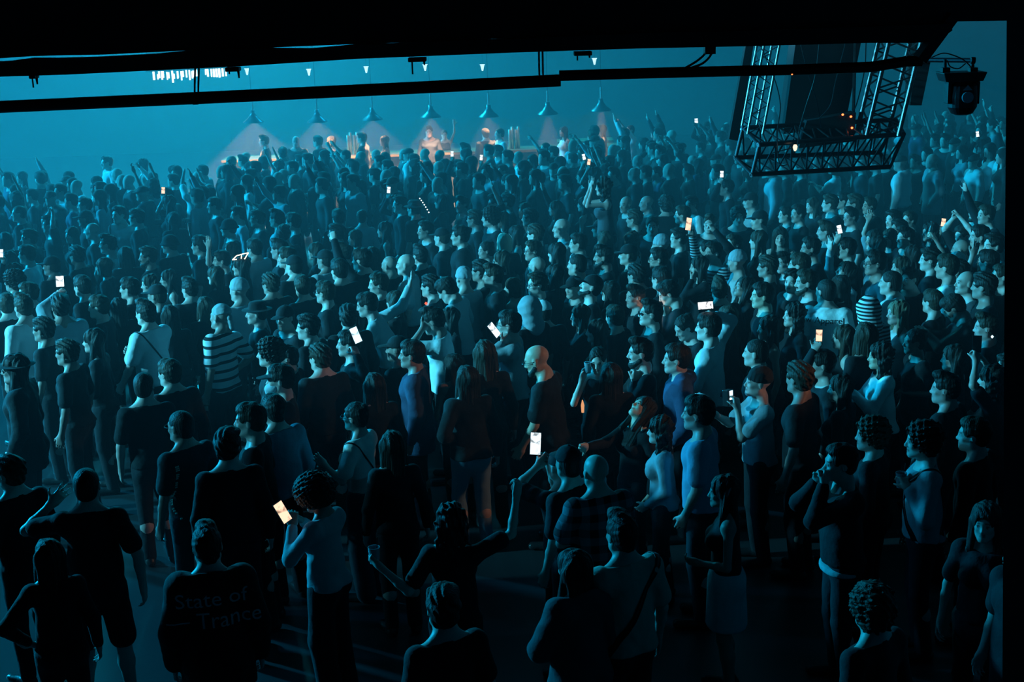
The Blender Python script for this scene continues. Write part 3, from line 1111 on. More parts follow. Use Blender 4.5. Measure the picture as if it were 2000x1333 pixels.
# haze that fills the hall beyond the balcony: thin in front, thick behind
for k, (ya, yb, dens) in enumerate(((9.5, 16.0, 0.005), (16.0, 24.0, 0.0095), (24.0, Y1 - 0.1, 0.0175))):
    hz = MB().box(((XL + XR) / 2, (ya + yb) / 2, 6.2), (XR - XL - 0.1, yb - ya - 0.001, 12.3)).build('haze', None)
    hm = bpy.data.materials.new('stage_haze'); hm.use_nodes = True
    nt = hm.node_tree; nt.nodes.clear()
    vo = nt.nodes.new('ShaderNodeOutputMaterial'); vs_ = nt.nodes.new('ShaderNodeVolumeScatter')
    vs_.inputs['Color'].default_value = (0.9, 0.95, 1.0, 1)
    vs_.inputs['Density'].default_value = dens
    vs_.inputs['Anisotropy'].default_value = 0.15
    nt.links.new(vs_.outputs[0], vo.inputs['Volume'])
    hz.data.materials.clear(); hz.data.materials.append(hm)
    hz['kind'] = 'stuff'
    hz['category'] = 'haze'
    hz['label'] = ['thin haze over the front rows of the crowd', 'light blue haze over the middle rows of the crowd', 'thick blue lit haze over the back of the hall'][k]

# ------------------------------------------------------------------ dark overhead steel in front of the camera (hangs from the balcony)
BY = 5.0
FX0, FX1 = -2.6, 2.9


def seg(px0, py0, px1, py1, Y=BY):
    return at_y(px0, py0, Y), at_y(px1, py1, Y)


# bulkhead: big black face, lower edge runs (0,96) -> (1560,48) -> (2000,40)
def slab(name, pts, Y0_, Y1_, mat):
    m = MB(); n = len(pts)
    vs = []
    for Y in (Y0_, Y1_):
        for (px, py) in pts:
            p = at_y(px, py, Y0_); vs.append((p.x, Y, p.z))
    m.add(vs, [tuple(range(n)), tuple(range(2 * n - 1, n - 1, -1))] + [(i, i + n, (i + 1) % n + n, (i + 1) % n) for i in range(n)])
    return m.build(name, mat)


structure(slab('ceiling_bulkhead', [(-150, -320), (-150, 118), (0, 114), (60, 110), (130, 108), (200, 107), (420, 96), (480, 95), (700, 86), (760, 84), (1010, 74), (1080, 73), (1320, 62), (1420, 60), (1560, 55), (1850, 46), (1860, 42), (2150, 38), (2150, -320)], BY, BY + 0.5, BLACK_METAL))
bm = empty('steel_beam', at_y(900, 118, BY))
m = MB()
TOPB = [(-150, 128), (0, 122), (45, 116), (100, 116), (170, 114), (290, 108), (400, 97), (520, 96), (600, 97), (700, 88), (760, 87), (920, 78), (960, 79), (1010, 76), (1090, 72), (1320, 62), (1420, 62), (1500, 58), (1640, 54), (1860, 46)]
BOTB = [(-150, 156), (0, 150), (130, 146), (460, 130), (700, 115), (1000, 103), (1240, 95), (1480, 90), (1690, 84), (1785, 84), (1830, 80), (1860, 60)]
pts = [at_y(x, y, BY - 0.06) for x, y in TOPB] + [at_y(x, y, BY - 0.06) for x, y in BOTB[::-1]]
n = len(pts)
vs = [(p.x, BY - 0.06, p.z) for p in pts] + [(p.x, BY + 0.06, p.z) for p in pts]
m.add(vs, [tuple(range(n)), tuple(range(2 * n - 1, n - 1, -1))] + [(i, i + n, (i + 1) % n + n, (i + 1) % n) for i in range(n)])
ob = m.build('web', BLACK_METAL)
ob.parent = bm; ob.matrix_parent_inverse = Matrix.Translation(bm.location).inverted()
tag(bm, 'long black steel beam running across the whole view under the dark bulkhead', 'beam')


def keep(ob, par):
    ob.parent = par
    ob.matrix_parent_inverse = Matrix.Translation(par.location).inverted() if par.rotation_euler.x == 0 and par.rotation_euler.z == 0 else par.matrix_basis.inverted()
    return ob


def scale_at(Y):
    return FPX / Y / 1.02


for (x, y, w, l1, l2) in ((66, 146, 12, 20, 14), (455, 132, 26, 8, 16), (815, 113, 34, 26, 10), (1138, 101, 34, 12, 8)):
    c = empty('hanging_clamp', at_y(x, y, BY))
    q = 1.0 / scale_at(BY)
    mm = MB()
    p = at_y(x, y, BY)
    mm.box((p.x, p.y, p.z - 3 * q), (w * q, 0.05, 8 * q))
    keep(mm.build('clamp_body', BLACK_METAL, bevel=0.003), c)
    mm = MB(); mm.bar((p.x - w * .3 * q, p.y, p.z), (p.x - w * .3 * q, p.y, p.z - (l1 + 4) * q), 1.6 * q)
    keep(mm.build('bolt', BLACK_METAL), c)
    mm = MB(); mm.bar((p.x + w * .35 * q, p.y, p.z), (p.x + w * .38 * q, p.y, p.z - (l2 + 4) * q), 3.2 * q, r2=1.5 * q)
    keep(mm.build('hook', BLACK_METAL), c)
    tag(c, {66: 'small black clamp with two prongs under the beam at its left end', 455: 'black clamp under the beam beside the glittering lights', 815: 'black clamp with long bolt under the middle of the beam', 1138: 'black clamp under the beam right of the twin hanger rods'}[x], 'clamp')

# the rail pipe below the beam
rp = empty('rail_pipe', at_y(900, 170, BY))
mm = MB()
q = 1.0 / scale_at(BY)
path = [(-150, 217), (0, 209), (400, 191), (800, 172), (1095, 157)]
P3 = [at_y(x, y, BY) for x, y in path]
for a, b in zip(P3, P3[1:]):
    mm.bar(a, b, 11.5 * q, 14)
keep(mm.build('pipe', BLACK_METAL, smooth=False), rp)
mm = MB()
path = [(1092, 148), (1300, 142), (1560, 136), (1700, 131), (1770, 120), (1800, 119)]
P3 = [at_y(x, y, BY) for x, y in path]
for a, b in zip(P3, P3[1:]):
    mm.bar(a, b, 10.0 * q, 14)
keep(mm.build('pipe_sleeve', BLACK_METAL), rp)
mm = MB(); a, b = at_y(1796, 116, BY), at_y(1860, 30, BY)
mm.bar(a, b, 15 * q, 4)
keep(mm.build('corner_brace', BLACK_METAL), rp)
tag(rp, 'long black rail pipe hanging below the beam, bent up at its right end', 'pipe')
for (x, y0, y1, x2) in ((385, 128, 196, 383), (1056, 98, 156, 1057)):
    c = empty('hanger_rod', at_y(x, y0, BY))
    for dx in (-3.6, 3.6):
        mm = MB().bar(at_y(x + dx, y0, BY), at_y(x2 + dx, y1, BY), 1.9 * q, 8)
        keep(mm.build('rod', BLACK_METAL), c)
    mm = MB().box(at_y(x2, y1 + 4, BY), (10 * q, 0.03, 8 * q))
    keep(mm.build('pipe_clip', BLACK_METAL), c)
    tag(c, 'pair of thin black hanger rods holding the pipe, ' + ('in front of the glittering lights' if x < 500 else 'beside the step in the pipe'), 'hanger')
cb = MB().tube(catmull([at_y(1392, 92, BY), at_y(1388, 108, BY), at_y(1372, 124, BY), at_y(1345, 134, BY)]), 2.2 * q)
cb.tube(catmull([at_y(1382, 92, BY), at_y(1376, 106, BY), at_y(1360, 120, BY), at_y(1338, 133, BY)]), 2.2 * q)
cb.box(at_y(1386, 98, BY), (20 * q, 0.04, 14 * q))
tag(cb.build('cable', BLACK_PLASTIC), 'double black cable looping from the beam down to the pipe', 'cable')

# ------------------------------------------------------------------ tall dark pillar at the right edge
mm = MB()
vs = []
for (px, py) in ((1967, -60), (1961, 700), (1957, 1500)):
    a = at_y(px, py, 6.6)
    vs += [(a.x, 6.6, a.z), (a.x + 1.6, 6.6, a.z), (a.x + 1.6, 7.6, a.z), (a.x * 7.6 / 6.6 + 0.03, 7.6, a.z)]
f = []
for k in (0, 4):
    f += [(k + i, k + (i + 1) % 4, k + 4 + (i + 1) % 4, k + 4 + i) for i in range(4)]
f += [(0, 3, 2, 1), (8, 9, 10, 11)]
mm.add(vs, f)
PILLAR_M = simple_mat('dark_pillar_paint', (0.03, 0.034, 0.04), 0.6, 0, 0.4, 0.3, 6)
structure(mm.build('wall_pillar', PILLAR_M))

# ------------------------------------------------------------------ lighting rig at the right
RIG_M = simple_mat('black_truss_tube', (0.03, 0.034, 0.04), 0.30, 0.6, 0.6, 0.2, 30)
DARK_CLOTH_M = simple_mat('black_molton_cloth', (0.008, 0.009, 0.011), 0.8, 0, 0.2, 0.3, 5)
TOWER_M = simple_mat('lit_truss_tube', (0.30, 0.34, 0.38), 0.22, 0.9, 0.7, 0.3, 40)  # brighter copy of the tube metal: light on the left tower put into colour
END_M = simple_mat('bright_tube_end', (0.5, 0.55, 0.6), 0.3, 0.9)
LED_RED = emit_mat('red_status_led', (1.0, 0.12, 0.03), 6.0)
RY = 12.5
q12 = 1.0 / scale_at(RY)


def G(px, py, dy=0.0):
    p = at_y(px, py, RY + dy)
    return np.array([p.x, p.y, p.z])


rig = empty('lighting_truss', Vector(G(1600, 340)))
A_, B_, C_, D_ = G(1451, 250, 0.30), G(1483, 283, 0.0), G(1437, 308, 0.30), G(1469, 341, 0.0)
A2, B2, C2, D2 = G(1750, 234, 0.5), G(1766, 262, 0.2), G(1718, 298, 0.5), G(1738, 326, 0.2)


def chord(a, b, r=4.6, name='chord'):
    return keep(MB().bar(a, b, r * q12, 12).build(name, RIG_M, smooth=False), rig)


for a, b in ((A_, A2), (B_, B2), (C_, C2), (D_, D2)):
    chord(a, b)
for a, b in ((A_, B_), (A_, C_), (B_, D_), (C_, D_), (A2, B2), (A2, C2), (B2, D2), (C2, D2)):
    chord(a, b, 3.6, 'end_frame_bar')
for a in (A_, B_, C_, D_):
    d = N3(a - A2)
    keep(MB().lathe(a + d * 0.004, [(4.9 * q12, 0), (4.9 * q12, 0.012), (2.6 * q12, 0.012), (2.4 * q12, 0.004)], 14, R=np.stack([N3(np.cross(d, [0, 0, 1])), np.cross(d, N3(np.cross(d, [0, 0, 1]))), d], 1)).build('tube_end', END_M), rig)
NB = 9
for (a0, a1, b0, b1) in ((B_, B2, D_, D2), (A_, A2, C_, C2), (C_, C2, D_, D2), (A_, A2, B_, B2)):
    mm = MB()
    for i in range(NB):
        t0, t1, tm = i / NB, (i + 1) / NB, (i + 0.5) / NB
        mm.bar(a0 + (a1 - a0) * t0, b0 + (b1 - b0) * tm, 1.8 * q12, 8)
        mm.bar(b0 + (b1 - b0) * tm, a0 + (a1 - a0) * t1, 1.8 * q12, 8)
    keep(mm.build('lattice', RIG_M), rig)
tag(rig, 'black square box truss hanging low at the bottom of the lighting rig', 'truss')


def tower(name, lab, base, top, wdir, ddir, w, d, r, nb, mt=RIG_M):
    """a ladder of truss going up and away from the box truss"""
    t = empty(name, Vector(base))
    base = np.asarray(base, float); top = np.asarray(top, float)
    ws, ds = np.asarray(wdir, float) * w, np.asarray(ddir, float) * d
    cor = [(0, 0), (1, 0), (1, 1), (0, 1)]
    for (i, j) in cor:
        keep(MB().bar(base + ws * i + ds * j, top + ws * i + ds * j, r * q12, 10).build('chord', mt, smooth=False), t)
    for k in range(4):
        (i0, j0), (i1, j1) = cor[k], cor[(k + 1) % 4]
        mm = MB()
        for b in range(nb):
            p0 = base + (top - base) * (b / nb) + ws * i0 + ds * j0
            p1 = base + (top - base) * ((b + .5) / nb) + ws * i1 + ds * j1
            p2 = base + (top - base) * ((b + 1) / nb) + ws * i0 + ds * j0
            mm.bar(p0, p1, r * .42 * q12, 6); mm.bar(p1, p2, r * .42 * q12, 6)
        keep(mm.build('lattice', mt), t)
    up = (top - base) / (top - base)[2]
    tc = top + ws * .5 + ds * .5
    keep(MB().bar(tc, (tc[0], tc[1], ZC + 0.05), 0.02, 8).box(tc, (np.linalg.norm(ws), np.linalg.norm(ds), 0.05)).build('hoist_chain', RIG_M), t)
    tag(t, lab, 'truss')
    return t


xd = N3(B2 - B_)
wx = np.array([1, 0, 0.0]); wy = np.array([0, 1, 0.0])
tower('truss_tower', 'black truss tower with a bright lit edge rising at the left of the rig', G(1460, 262, 0.04), G(1503, 30, 0.04), N3(G(1526, 283) - G(1484, 283)), wy, 29 * q12, 0.34, 2.6, 6, TOWER_M)
tower('truss_tower', 'black truss tower leaning up at the right of the rig', G(1692, 266, 0.15), G(1748, 30, 0.15), N3(G(1746, 262) - G(1700, 262)), wy, 62 * q12, 0.34, 4.6, 5)
# molton-covered winch boxes and speakers hung inside the rig
for (pp, dy, th, lab) in (
        ([(1424, 272), (1444, 276), (1476, 60), (1462, 60)], 0.45, 0.10, 'narrow black cloth-covered case hung at the left side of the rig'),
        ([(1530, 262), (1650, 248), (1690, 40), (1560, 40)], 0.50, 0.30, 'tall black cloth-covered box hung in the middle of the rig'),
        ([(1560, 290), (1668, 276), (1672, 220), (1576, 236)], 0.30, 0.20, 'black winch box with red lights low inside the rig'),
        ([(1778, 206), (1800, 206), (1830, 60), (1792, 60)], 0.40, 0.22, 'slim black loudspeaker hung at the right side of the rig')):
    n = len(pp)
    P3 = [G(x, y, dy) for x, y in pp]
    vs = [tuple(p) for p in P3] + [(p[0], p[1] + th, p[2]) for p in P3]
    mo = MB().add(vs, [tuple(range(n)), tuple(range(2 * n - 1, n - 1, -1))] + [(i, i + n, (i + 1) % n + n, (i + 1) % n) for i in range(n)])
    t_ = max(P3, key=lambda q: q[2])
    mo.bar((t_[0], t_[1] + th / 2, t_[2] - 0.1), (t_[0], t_[1] + th / 2, ZC + 0.05), 0.015, 6)
    o = mo.build('hanging_case', DARK_CLOTH_M)
    tag(o, lab, 'equipment case')
for i, (x, y) in enumerate(((1646, 224), (1662, 228), (1664, 250), (1547, 143))):
    o = MB().lathe(G(x, y, 0.29 if i < 3 else 0) if i < 3 else np.array(at_y(1547, 145, BY - 0.01)) , [(r_ * (0.3 if i == 3 else 1), z_ * (0.3 if i == 3 else 1)) for r_, z_ in ((0.001, -0.010), (0.008, -0.007), (0.011, 0), (0.008, 0.007), (0.001, 0.010))], 10).build('status_light', LED_RED)
    tag(o, ['bright red status light on the winch box', 'dim red status light beside the bright one on the winch box', 'double red status light low on the winch box', 'tiny red light just under the rail pipe'][i], 'light')
# cables inside the rig
for i, (pts_, dy) in enumerate((
        ([(1600, 88), (1592, 150), (1575, 205), (1562, 250), (1556, 285), (1535, 292), (1506, 300)], -0.05),
        ([(1565, 90), (1574, 126), (1586, 168), (1597, 205), (1604, 250)], 0.10),
        ([(1488, 95), (1512, 152), (1524, 205), (1518, 262), (1522, 318), (1540, 322)], -0.03),
        ([(1650, 90), (1632, 160), (1622, 205), (1600, 232)], 0.0),
        ([(1690, 130), (1680, 178), (1668, 215), (1648, 232)], 0.0))):
    P3 = catmull([G(x, y, dy) for x, y in pts_])
    P3 = [np.array([P3[0][0], P3[0][1], ZC + 0.05])] + list(P3)
    o = MB().tube(P3, 1.1 * q12, 6).build('rig_cable', RIG_M)
    tag(o, ['long loose cable curving down through the rig to the box truss', 'thin straight cable in front of the cloth-covered box', 'cable hanging down the left truss tower', 'short cable hanging before the cloth-covered box', 'cable looping toward the winch box from the right tower'][i], 'cable')
o = MB().lathe(G(1553, 289, -0.06), [(0.004, -0.030), (0.016, -0.015), (0.021, 0.01), (0.014, 0.028), (0.003, 0.03)], 12).build('rig_bulb', emit_mat('warm_bulb', (1.0, 0.75, 0.5), 1.6))
tag(o, 'small glowing warm bulb on the cable in the rig', 'light')

# ------------------------------------------------------------------ moving head light on its own pipe
MY = 9.5
qm = 1.0 / scale_at(MY)


def K(px, py, dy=0.0):
    p = at_y(px, py, MY + dy)
    return np.array([p.x, p.y, p.z])


mh = empty('moving_head_lamp', Vector(K(1880, 140)))
keep(MB().box(K(1877, 149), (82 * qm, 0.20, 17 * qm), taper=0.86).build('base_box', BLACK_METAL, bevel=0.006), mh)
for x in (1846, 1900):
    keep(MB().box(K(x, 137), (14 * qm, 0.06, 10 * qm)).bar(K(x, 138), K(x, 116), 3.0 * qm).build('clamp', BLACK_METAL), mh)
for x, s in ((1851, -1), (1906, 1)):
    keep(MB().box(K(x, 180), (7 * qm, 0.09, 42 * qm)).box(K(x - s * 4, 160), (14 * qm, 0.08, 6 * qm)).build('yoke_arm', BLACK_METAL, bevel=0.004), mh)
hc = K(1880, 190)
hd = keep(MB().lathe(hc, [(22 * qm, 29 * qm), (26.5 * qm, 22 * qm), (28 * qm, 0), (27 * qm, -18 * qm), (20 * qm, -30 * qm), (12 * qm, -33 * qm)], 24).build('lamp_head', BLACK_METAL, smooth=False), mh)
LENS_M = simple_mat('pale_lens_glass', (0.30, 0.36, 0.42), 0.15, 0.2, 0.8)
ml = MB(); ml.lathe(hc + np.array([0, -28 * qm, 2 * qm]), [(9 * qm, -0.012), (10.5 * qm, -0.004), (10.5 * qm, 0.014)], 20, R=np.array([[1, 0, 0], [0, 0, 1], [0, -1, 0.0]]).T)
ml.add([hc + np.array([-9 * qm, -28.4 * qm, 15 * qm]), hc + np.array([9 * qm, -28.4 * qm, 15 * qm]), hc + np.array([0, -27.6 * qm, 25 * qm]), hc + np.array([0, -20 * qm, 15 * qm])], [(0, 1, 2), (0, 3, 1), (0, 2, 3), (1, 3, 2)])
keep(ml.build('lens', LENS_M), mh)
tag(mh, 'black moving head stage light hanging beside the pillar', 'stage light')
o = MB().bar(np.array(at_y(1752, 116, RY + 0.15)), K(1790, 117, 0.4), 4.6 * qm, 12).bar(K(1790, 117, 0.4), K(1903, 118), 4.6 * qm, 12)
o.bar(K(1896, 118), K(1904, 118), 6.5 * qm, 12)
o = o.build('support_pipe', RIG_M)
tag(o, 'dark horizontal pipe that carries the moving head stage light', 'pipe')
cc = MB().tube(catmull([K(1820, 112), K(1842, 104), K(1862, 108), K(1880, 116), K(1892, 126), K(1898, 134)]), 1.2 * qm, 6)
cc.tube(catmull([K(1850, 118), K(1856, 130), K(1872, 134), K(1886, 124)]), 1.2 * qm, 6)
tag(cc.build('lamp_cable', BLACK_PLASTIC), 'tangled cable above the moving head stage light', 'cable')

# ------------------------------------------------------------------ the bar at the back
LY = round(at_z(700, 271, 1.60).y + 0.1, 2)
COUNTER_M = simple_mat('oak_counter', (0.30, 0.20, 0.11), 0.4, 0, 0.5, 0.25, 6)
PANEL_M = simple_mat('dark_bar_panel', (0.03, 0.032, 0.035), 0.6, 0, 0.3, 0.3, 4)
bl, br = at_y(440, 275, LY + 1.0), at_y(1215, 275, LY + 1.0)
bar = empty('bar_counter', ((bl.x + br.x) / 2, LY + 1.0, 0))
L_ = br.x - bl.x
keep(MB().box(((bl.x + br.x) / 2, LY + 1.0, 0.54), (L_, 0.55, 1.08)).build('bar_front', PANEL_M), bar)
keep(MB().box(((bl.x + br.x) / 2, LY + 0.95, 1.11), (L_ + 0.1, 0.75, 0.06)).build('bar_top', COUNTER_M, bevel=0.01), bar)
tag(bar, 'long bar with a wooden top under the row of pendant lamps', 'bar')
BB_Y = LY + 4.0
a, b = at_y(1100, 277, BB_Y), at_y(1185, 273, BB_Y)
bb = empty('back_counter', ((a.x + b.x) / 2, BB_Y, 0))
keep(MB().box(((a.x + b.x) / 2, BB_Y, (a.z - .04) / 2), (b.x - a.x + .2, 0.6, a.z - .04)).build('cabinet_body', PANEL_M), bb)
keep(MB().box(((a.x + b.x) / 2, BB_Y, a.z), (b.x - a.x + 0.3, 0.7, 0.07)).build('counter_top', COUNTER_M), bb)
tag(bb, 'back counter with a lit wooden top behind the bar right of the sixth lamp', 'counter')

SHADE_M = simple_mat('metal_shade', (0.20, 0.22, 0.24), 0.3, 0.8, 0.7)
BULB_M = emit_mat('bar_bulb', (1.0, 0.66, 0.42), 130.0)
ORD = ['first', 'second', 'third', 'fourth', 'fifth', 'sixth', 'seventh']
for i, (x, y, pw) in enumerate(((485, 238, 1.0), (610, 237, 1.0), (718, 233, 0.9), (832, 228, 0.75), (945, 227, 0.7), (1060, 222, 0.45), (1164, 215, 0.45))):
    p = at_y(x + 10, y + 1, LY)
    t = empty('pendant_lamp', p)
    lt = p.z
    sh = MB().lathe((p.x, p.y, lt), [(0.235, 0.0), (0.225, 0.02), (0.12, 0.10), (0.055, 0.19), (0.05, 0.27), (0.001, 0.275)], 24)
    sh = MB(); c = (p.x, p.y, lt)
    prof = [(0.235, 0.0), (0.225, 0.02), (0.12, 0.10), (0.055, 0.19), (0.05, 0.27)]
    n = 24; vs = []
    for r, z in prof + [(r - 0.008, z - 0.006) for r, z in prof[::-1]]:
        for k in range(n):
            a_ = 2 * math.pi * k / n
            vs.append((c[0] + r * math.cos(a_), c[1] + r * math.sin(a_), c[2] + z))
    fs = []
    for rr in range(len(prof) * 2 - 1):
        for k in range(n):
            fs.append((rr * n + k, rr * n + (k + 1) % n, (rr + 1) * n + (k + 1) % n, (rr + 1) * n + k))
    sh.add(vs, fs)
    keep(sh.build('lamp_shade', SHADE_M, smooth=True), t)
    keep(MB().bar((p.x, p.y, lt + 0.25), (p.x, p.y, lt + 0.52), 0.022).build('stem', simple_mat('steel_stem', (0.5, 0.5, 0.5), 0.3, 0.9) if i == 0 else MATS['steel_stem']), t)
    keep(MB().bar((p.x, p.y, lt + 0.50), (p.x, p.y, ZC), 0.006, 6).build('cord', BLACK_PLASTIC), t)
    keep(MB().lathe((p.x, p.y, lt + 0.09), [(0.001, -0.05), (0.03, -0.035), (0.038, 0), (0.025, 0.035), (0.012, 0.06)], 12).build('bulb', BULB_M), t)
    tag(t, 'dark cone pendant lamp over the bar, %s of seven from the left' % ORD[i], 'pendant lamp', 'pendant lamps over the bar')
    lamp('bar_lamp_light', 'SPOT', (p.x, p.y, lt + 0.03), (p.x, p.y, 0), 2600 * pw, (1.0, 0.60, 0.36), spot_size=math.radians((105, 105, 98, 78, 72, 46, 36)[i]), spot_blend=0.35, shadow_soft_size=0.05)

# small far lamps in a row high behind the rail pipe
WHITE_GLOW = emit_mat('small_lamp_glow', (0.55, 0.85, 1.0), 1.6)
for i, (x, y) in enumerate(((482, 136), (603, 137), (715, 132), (830, 128), (942, 128), (1161, 116))):
    p = at_y(x, y, 37)
    t = empty('ceiling_lamp', p)
    keep(MB().lathe((p.x, p.y, p.z), [(0.02, -0.14), (0.05, 0.0), (0.075, 0.03), (0.001, 0.031)], 12).build('lamp_cup', WHITE_GLOW), t)
    keep(MB().bar((p.x, p.y, p.z + .03), (p.x, p.y, ZC), 0.006, 6).build('cord', BLACK_PLASTIC), t)
    tag(t, 'tiny bright cup lamp high behind the rail pipe, %s of six from the left' % ORD[i], 'lamp', 'small ceiling lamps at the back')

# glittering cluster of small lights above the left of the hall
SPARK = emit_mat('sparkling_light', (0.75, 0.95, 1.0), 2.2)
rs = np.random.RandomState(3)
k_ = 0
for x in np.linspace(302, 441, 30):
    if 384 < x < 396:
        continue
    y = 141 + (4 if x < 380 else 0) - (x - 300) * 0.035 + rs.rand() * 6
    p = at_y(x + rs.randn() * 1.5, y, 34)
    hh = 0.05 + rs.rand() * 0.10
    o = MB().bar((p.x, p.y, p.z + hh), (p.x, p.y, p.z - hh), 0.016 + rs.rand() * 0.014, 6).build('crystal_light', SPARK)
    tag(o, 'small glittering light in the cluster hanging behind the left hanger rods', 'light', 'glittering lights behind the hanger rods')
    k_ += 1
for x in np.linspace(296, 400, 16):
    p = at_y(x, 106.5 - (x - 296) * 0.07 + rs.rand() * 3, 34)
    o = MB().bar((p.x, p.y, p.z + .03), (p.x, p.y, p.z - .03), 0.020, 6).build('crystal_light', SPARK)
    tag(o, 'small glittering light seen through the slit above the beam', 'light', 'glittering lights in the slit above the beam')
fr = MB().bar(at_y(285, 138, 34.0), at_y(450, 130, 34.0), 0.04, 6).bar(at_y(285, 104, 34.0), at_y(450, 92, 34.0), 0.04, 6)
for x in (290, 330, 370, 410, 445):
    q_ = at_y(x, 134, 34.0)
    fr.bar(q_, (q_.x, q_.y, ZC + 0.05), 0.02, 6)
tag(fr.build('light_frame', BLACK_METAL), 'thin black frame that carries the glittering lights', 'frame')

# steel cups and taps standing on the bar
STEEL = simple_mat('brushed_steel', (0.75, 0.70, 0.62), 0.25, 0.9)
PAPERM = simple_mat('pale_paper', (0.7, 0.62, 0.5), 0.8)
for i, (x, wy_) in enumerate(((680, 0), (685, 0), (692, 0), (698, 0), (996, 1), (1001, 1), (1008, 1), (1013, 1))):
    p = at_y(x, 280, LY + 0.85)
    o = MB().lathe((p.x, p.y, 1.142), [(0.030, 0.0), (0.036, 0.50 if i % 2 else 0.44), (0.028, 0.51 if i % 2 else 0.45)], 12).build('steel_cup_tower', STEEL, smooth=True)
    tag(o, 'tall stack of shiny cups on the bar under the ' + ('third' if wy_ == 0 else 'fifth') + ' pendant lamp', 'cups', 'stacked cups on the bar under the ' + ('third' if wy_ == 0 else 'fifth') + ' lamp')
# ------------------------------------------------------------------ crowd
K_ = (0.007, 0.008, 0.011)
TOPC = {'k': K_, 'g': (0.05, 0.055, 0.065), 'n': (0.03, 0.045, 0.09), 't': (0.42, 0.48, 0.52), 'w': (0.76, 0.79, 0.80), 'b': (0.12, 0.17, 0.26), 's': (0.75, 0.78, 0.80), 'p': (0.34, 0.38, 0.42), 'f': (0.30, 0.33, 0.36), 'r': (0.16, 0.10, 0.08)}
COLW = {'k': 'black', 'g': 'dark grey', 'n': 'navy', 't': 'pale grey', 'w': 'white', 'b': 'blue', 's': 'striped', 'p': 'plaid', 'f': 'fine-striped', 'r': 'brownish'}
HAIRS = {'s': 'short', 'q': 'quiff', 'z': 'buzz', 'c': 'curly', 'L': 'long', 'W': 'wavy', 'B': 'bob', 'n': 'bun', 'y': 'pony', 'a': 'afro', '0': None}
HATS = {'C': 'cap', 'K': 'beanie', 'U': 'bucket', 'H': 'brim', 'S': 'scarf', 'D': 'hood'}
HAIRW = {'s': 'short-haired', 'q': 'dark-haired', 'z': 'close-cropped', 'c': 'curly-haired', 'L': 'long-haired', 'W': 'wavy-haired', 'B': 'bobbed', 'n': 'bun-haired', 'y': 'ponytailed', 'a': 'big-haired', '0': 'bald',
         'C': 'capped', 'K': 'beanie-wearing', 'U': 'bucket-hatted', 'H': 'brim-hatted', 'S': 'headscarfed', 'D': 'hooded'}
PALE_HAIR = (0.22, 0.17, 0.11)
DARK_HAIR = (0.012, 0.009, 0.008)
BROWN_HAIR = (0.035, 0.022, 0.014)
P_ARMS = {'n': {}, 'd': dict(armR='drink'), 'l': dict(armL='phone'), 'p': dict(armR='phone', armL='phone'), 'c': dict(armR='cross', armL='cross'), 'y': dict(armR='belly', armL='pocket'),
          'u': dict(armR='up'), 'v': dict(armL='up'), 'U': dict(armR='uphold', armL='uphold'), 'x': dict(armR='up', armL='up'), 'h': dict(armR='chin', armL='belly'), 'k': dict(armR='pocket', armL='pocket'),
          'e': dict(armR='ear'), 'f': dict(armL='face'), 'a': dict(armR='clap', armL='clap'), 'H': dict(armR='uphold'), 'J': dict(armL='uphold'), 'm': dict(armR='head', armL='head'), 'o': dict(armL='point'), 'i': dict(armL='upfist')}
POSEW = {'n': 'arms down', 'd': 'holding a forearm up', 'l': 'one hand raised to chest', 'p': 'both hands before the face', 'c': 'arms folded', 'y': 'one hand in pocket', 'u': 'one arm up', 'v': 'an arm raised high', 'U': 'both hands held up',
         'x': 'both arms raised', 'h': 'hand at chin', 'k': 'hands in pockets', 'e': 'hand at ear', 'f': 'hand on face', 'a': 'clapping', 'H': 'one hand held high', 'J': 'one hand held high', 'm': 'hands on head', 'o': 'pointing', 'i': 'fist raised'}
HY = {0: 0, 1: 22, 2: -20}

placed = []   # (x, y)


def free(x, y, r=0.40):
    return all((x - a) ** 2 + (y - b) ** 2 > r * r for a, b in placed)


def fit(po, px, py, rot, base_h, tries=(0, -.05, .05, -.09, .09, -.13, .13), r=0.42):
    """choose the body height so that the person stands clear of the others"""
    best = None
    for rr, sh in ((r, 0), (r * 0.85, 0), (r * 0.9, 1), (r * 0.75, 1), (r * 0.75, 2), (r * 0.7, 3)):
        for d in tries:
          for ox, oy in (((0, 0),), ((9, 0), (-9, 0), (0, 7), (0, -7)), ((16, 4), (-16, 4), (14, -8), (-14, -8)), ((26, 0), (-26, 0), (0, 14), (0, -14), (36, 0), (-36, 0)))[sh]:
            hgt = base_h + d
            xy = head_at(po, px + ox, py + oy, hgt, rot)
            if free(xy[0], xy[1], rr):
                placed.append(xy)
                return xy, hgt
    xy = head_at(po, px, py, base_h, rot)
    placed.append(xy)
    return xy, base_h


LANDMARK = []   # (px, py, phrase)
USED = {}


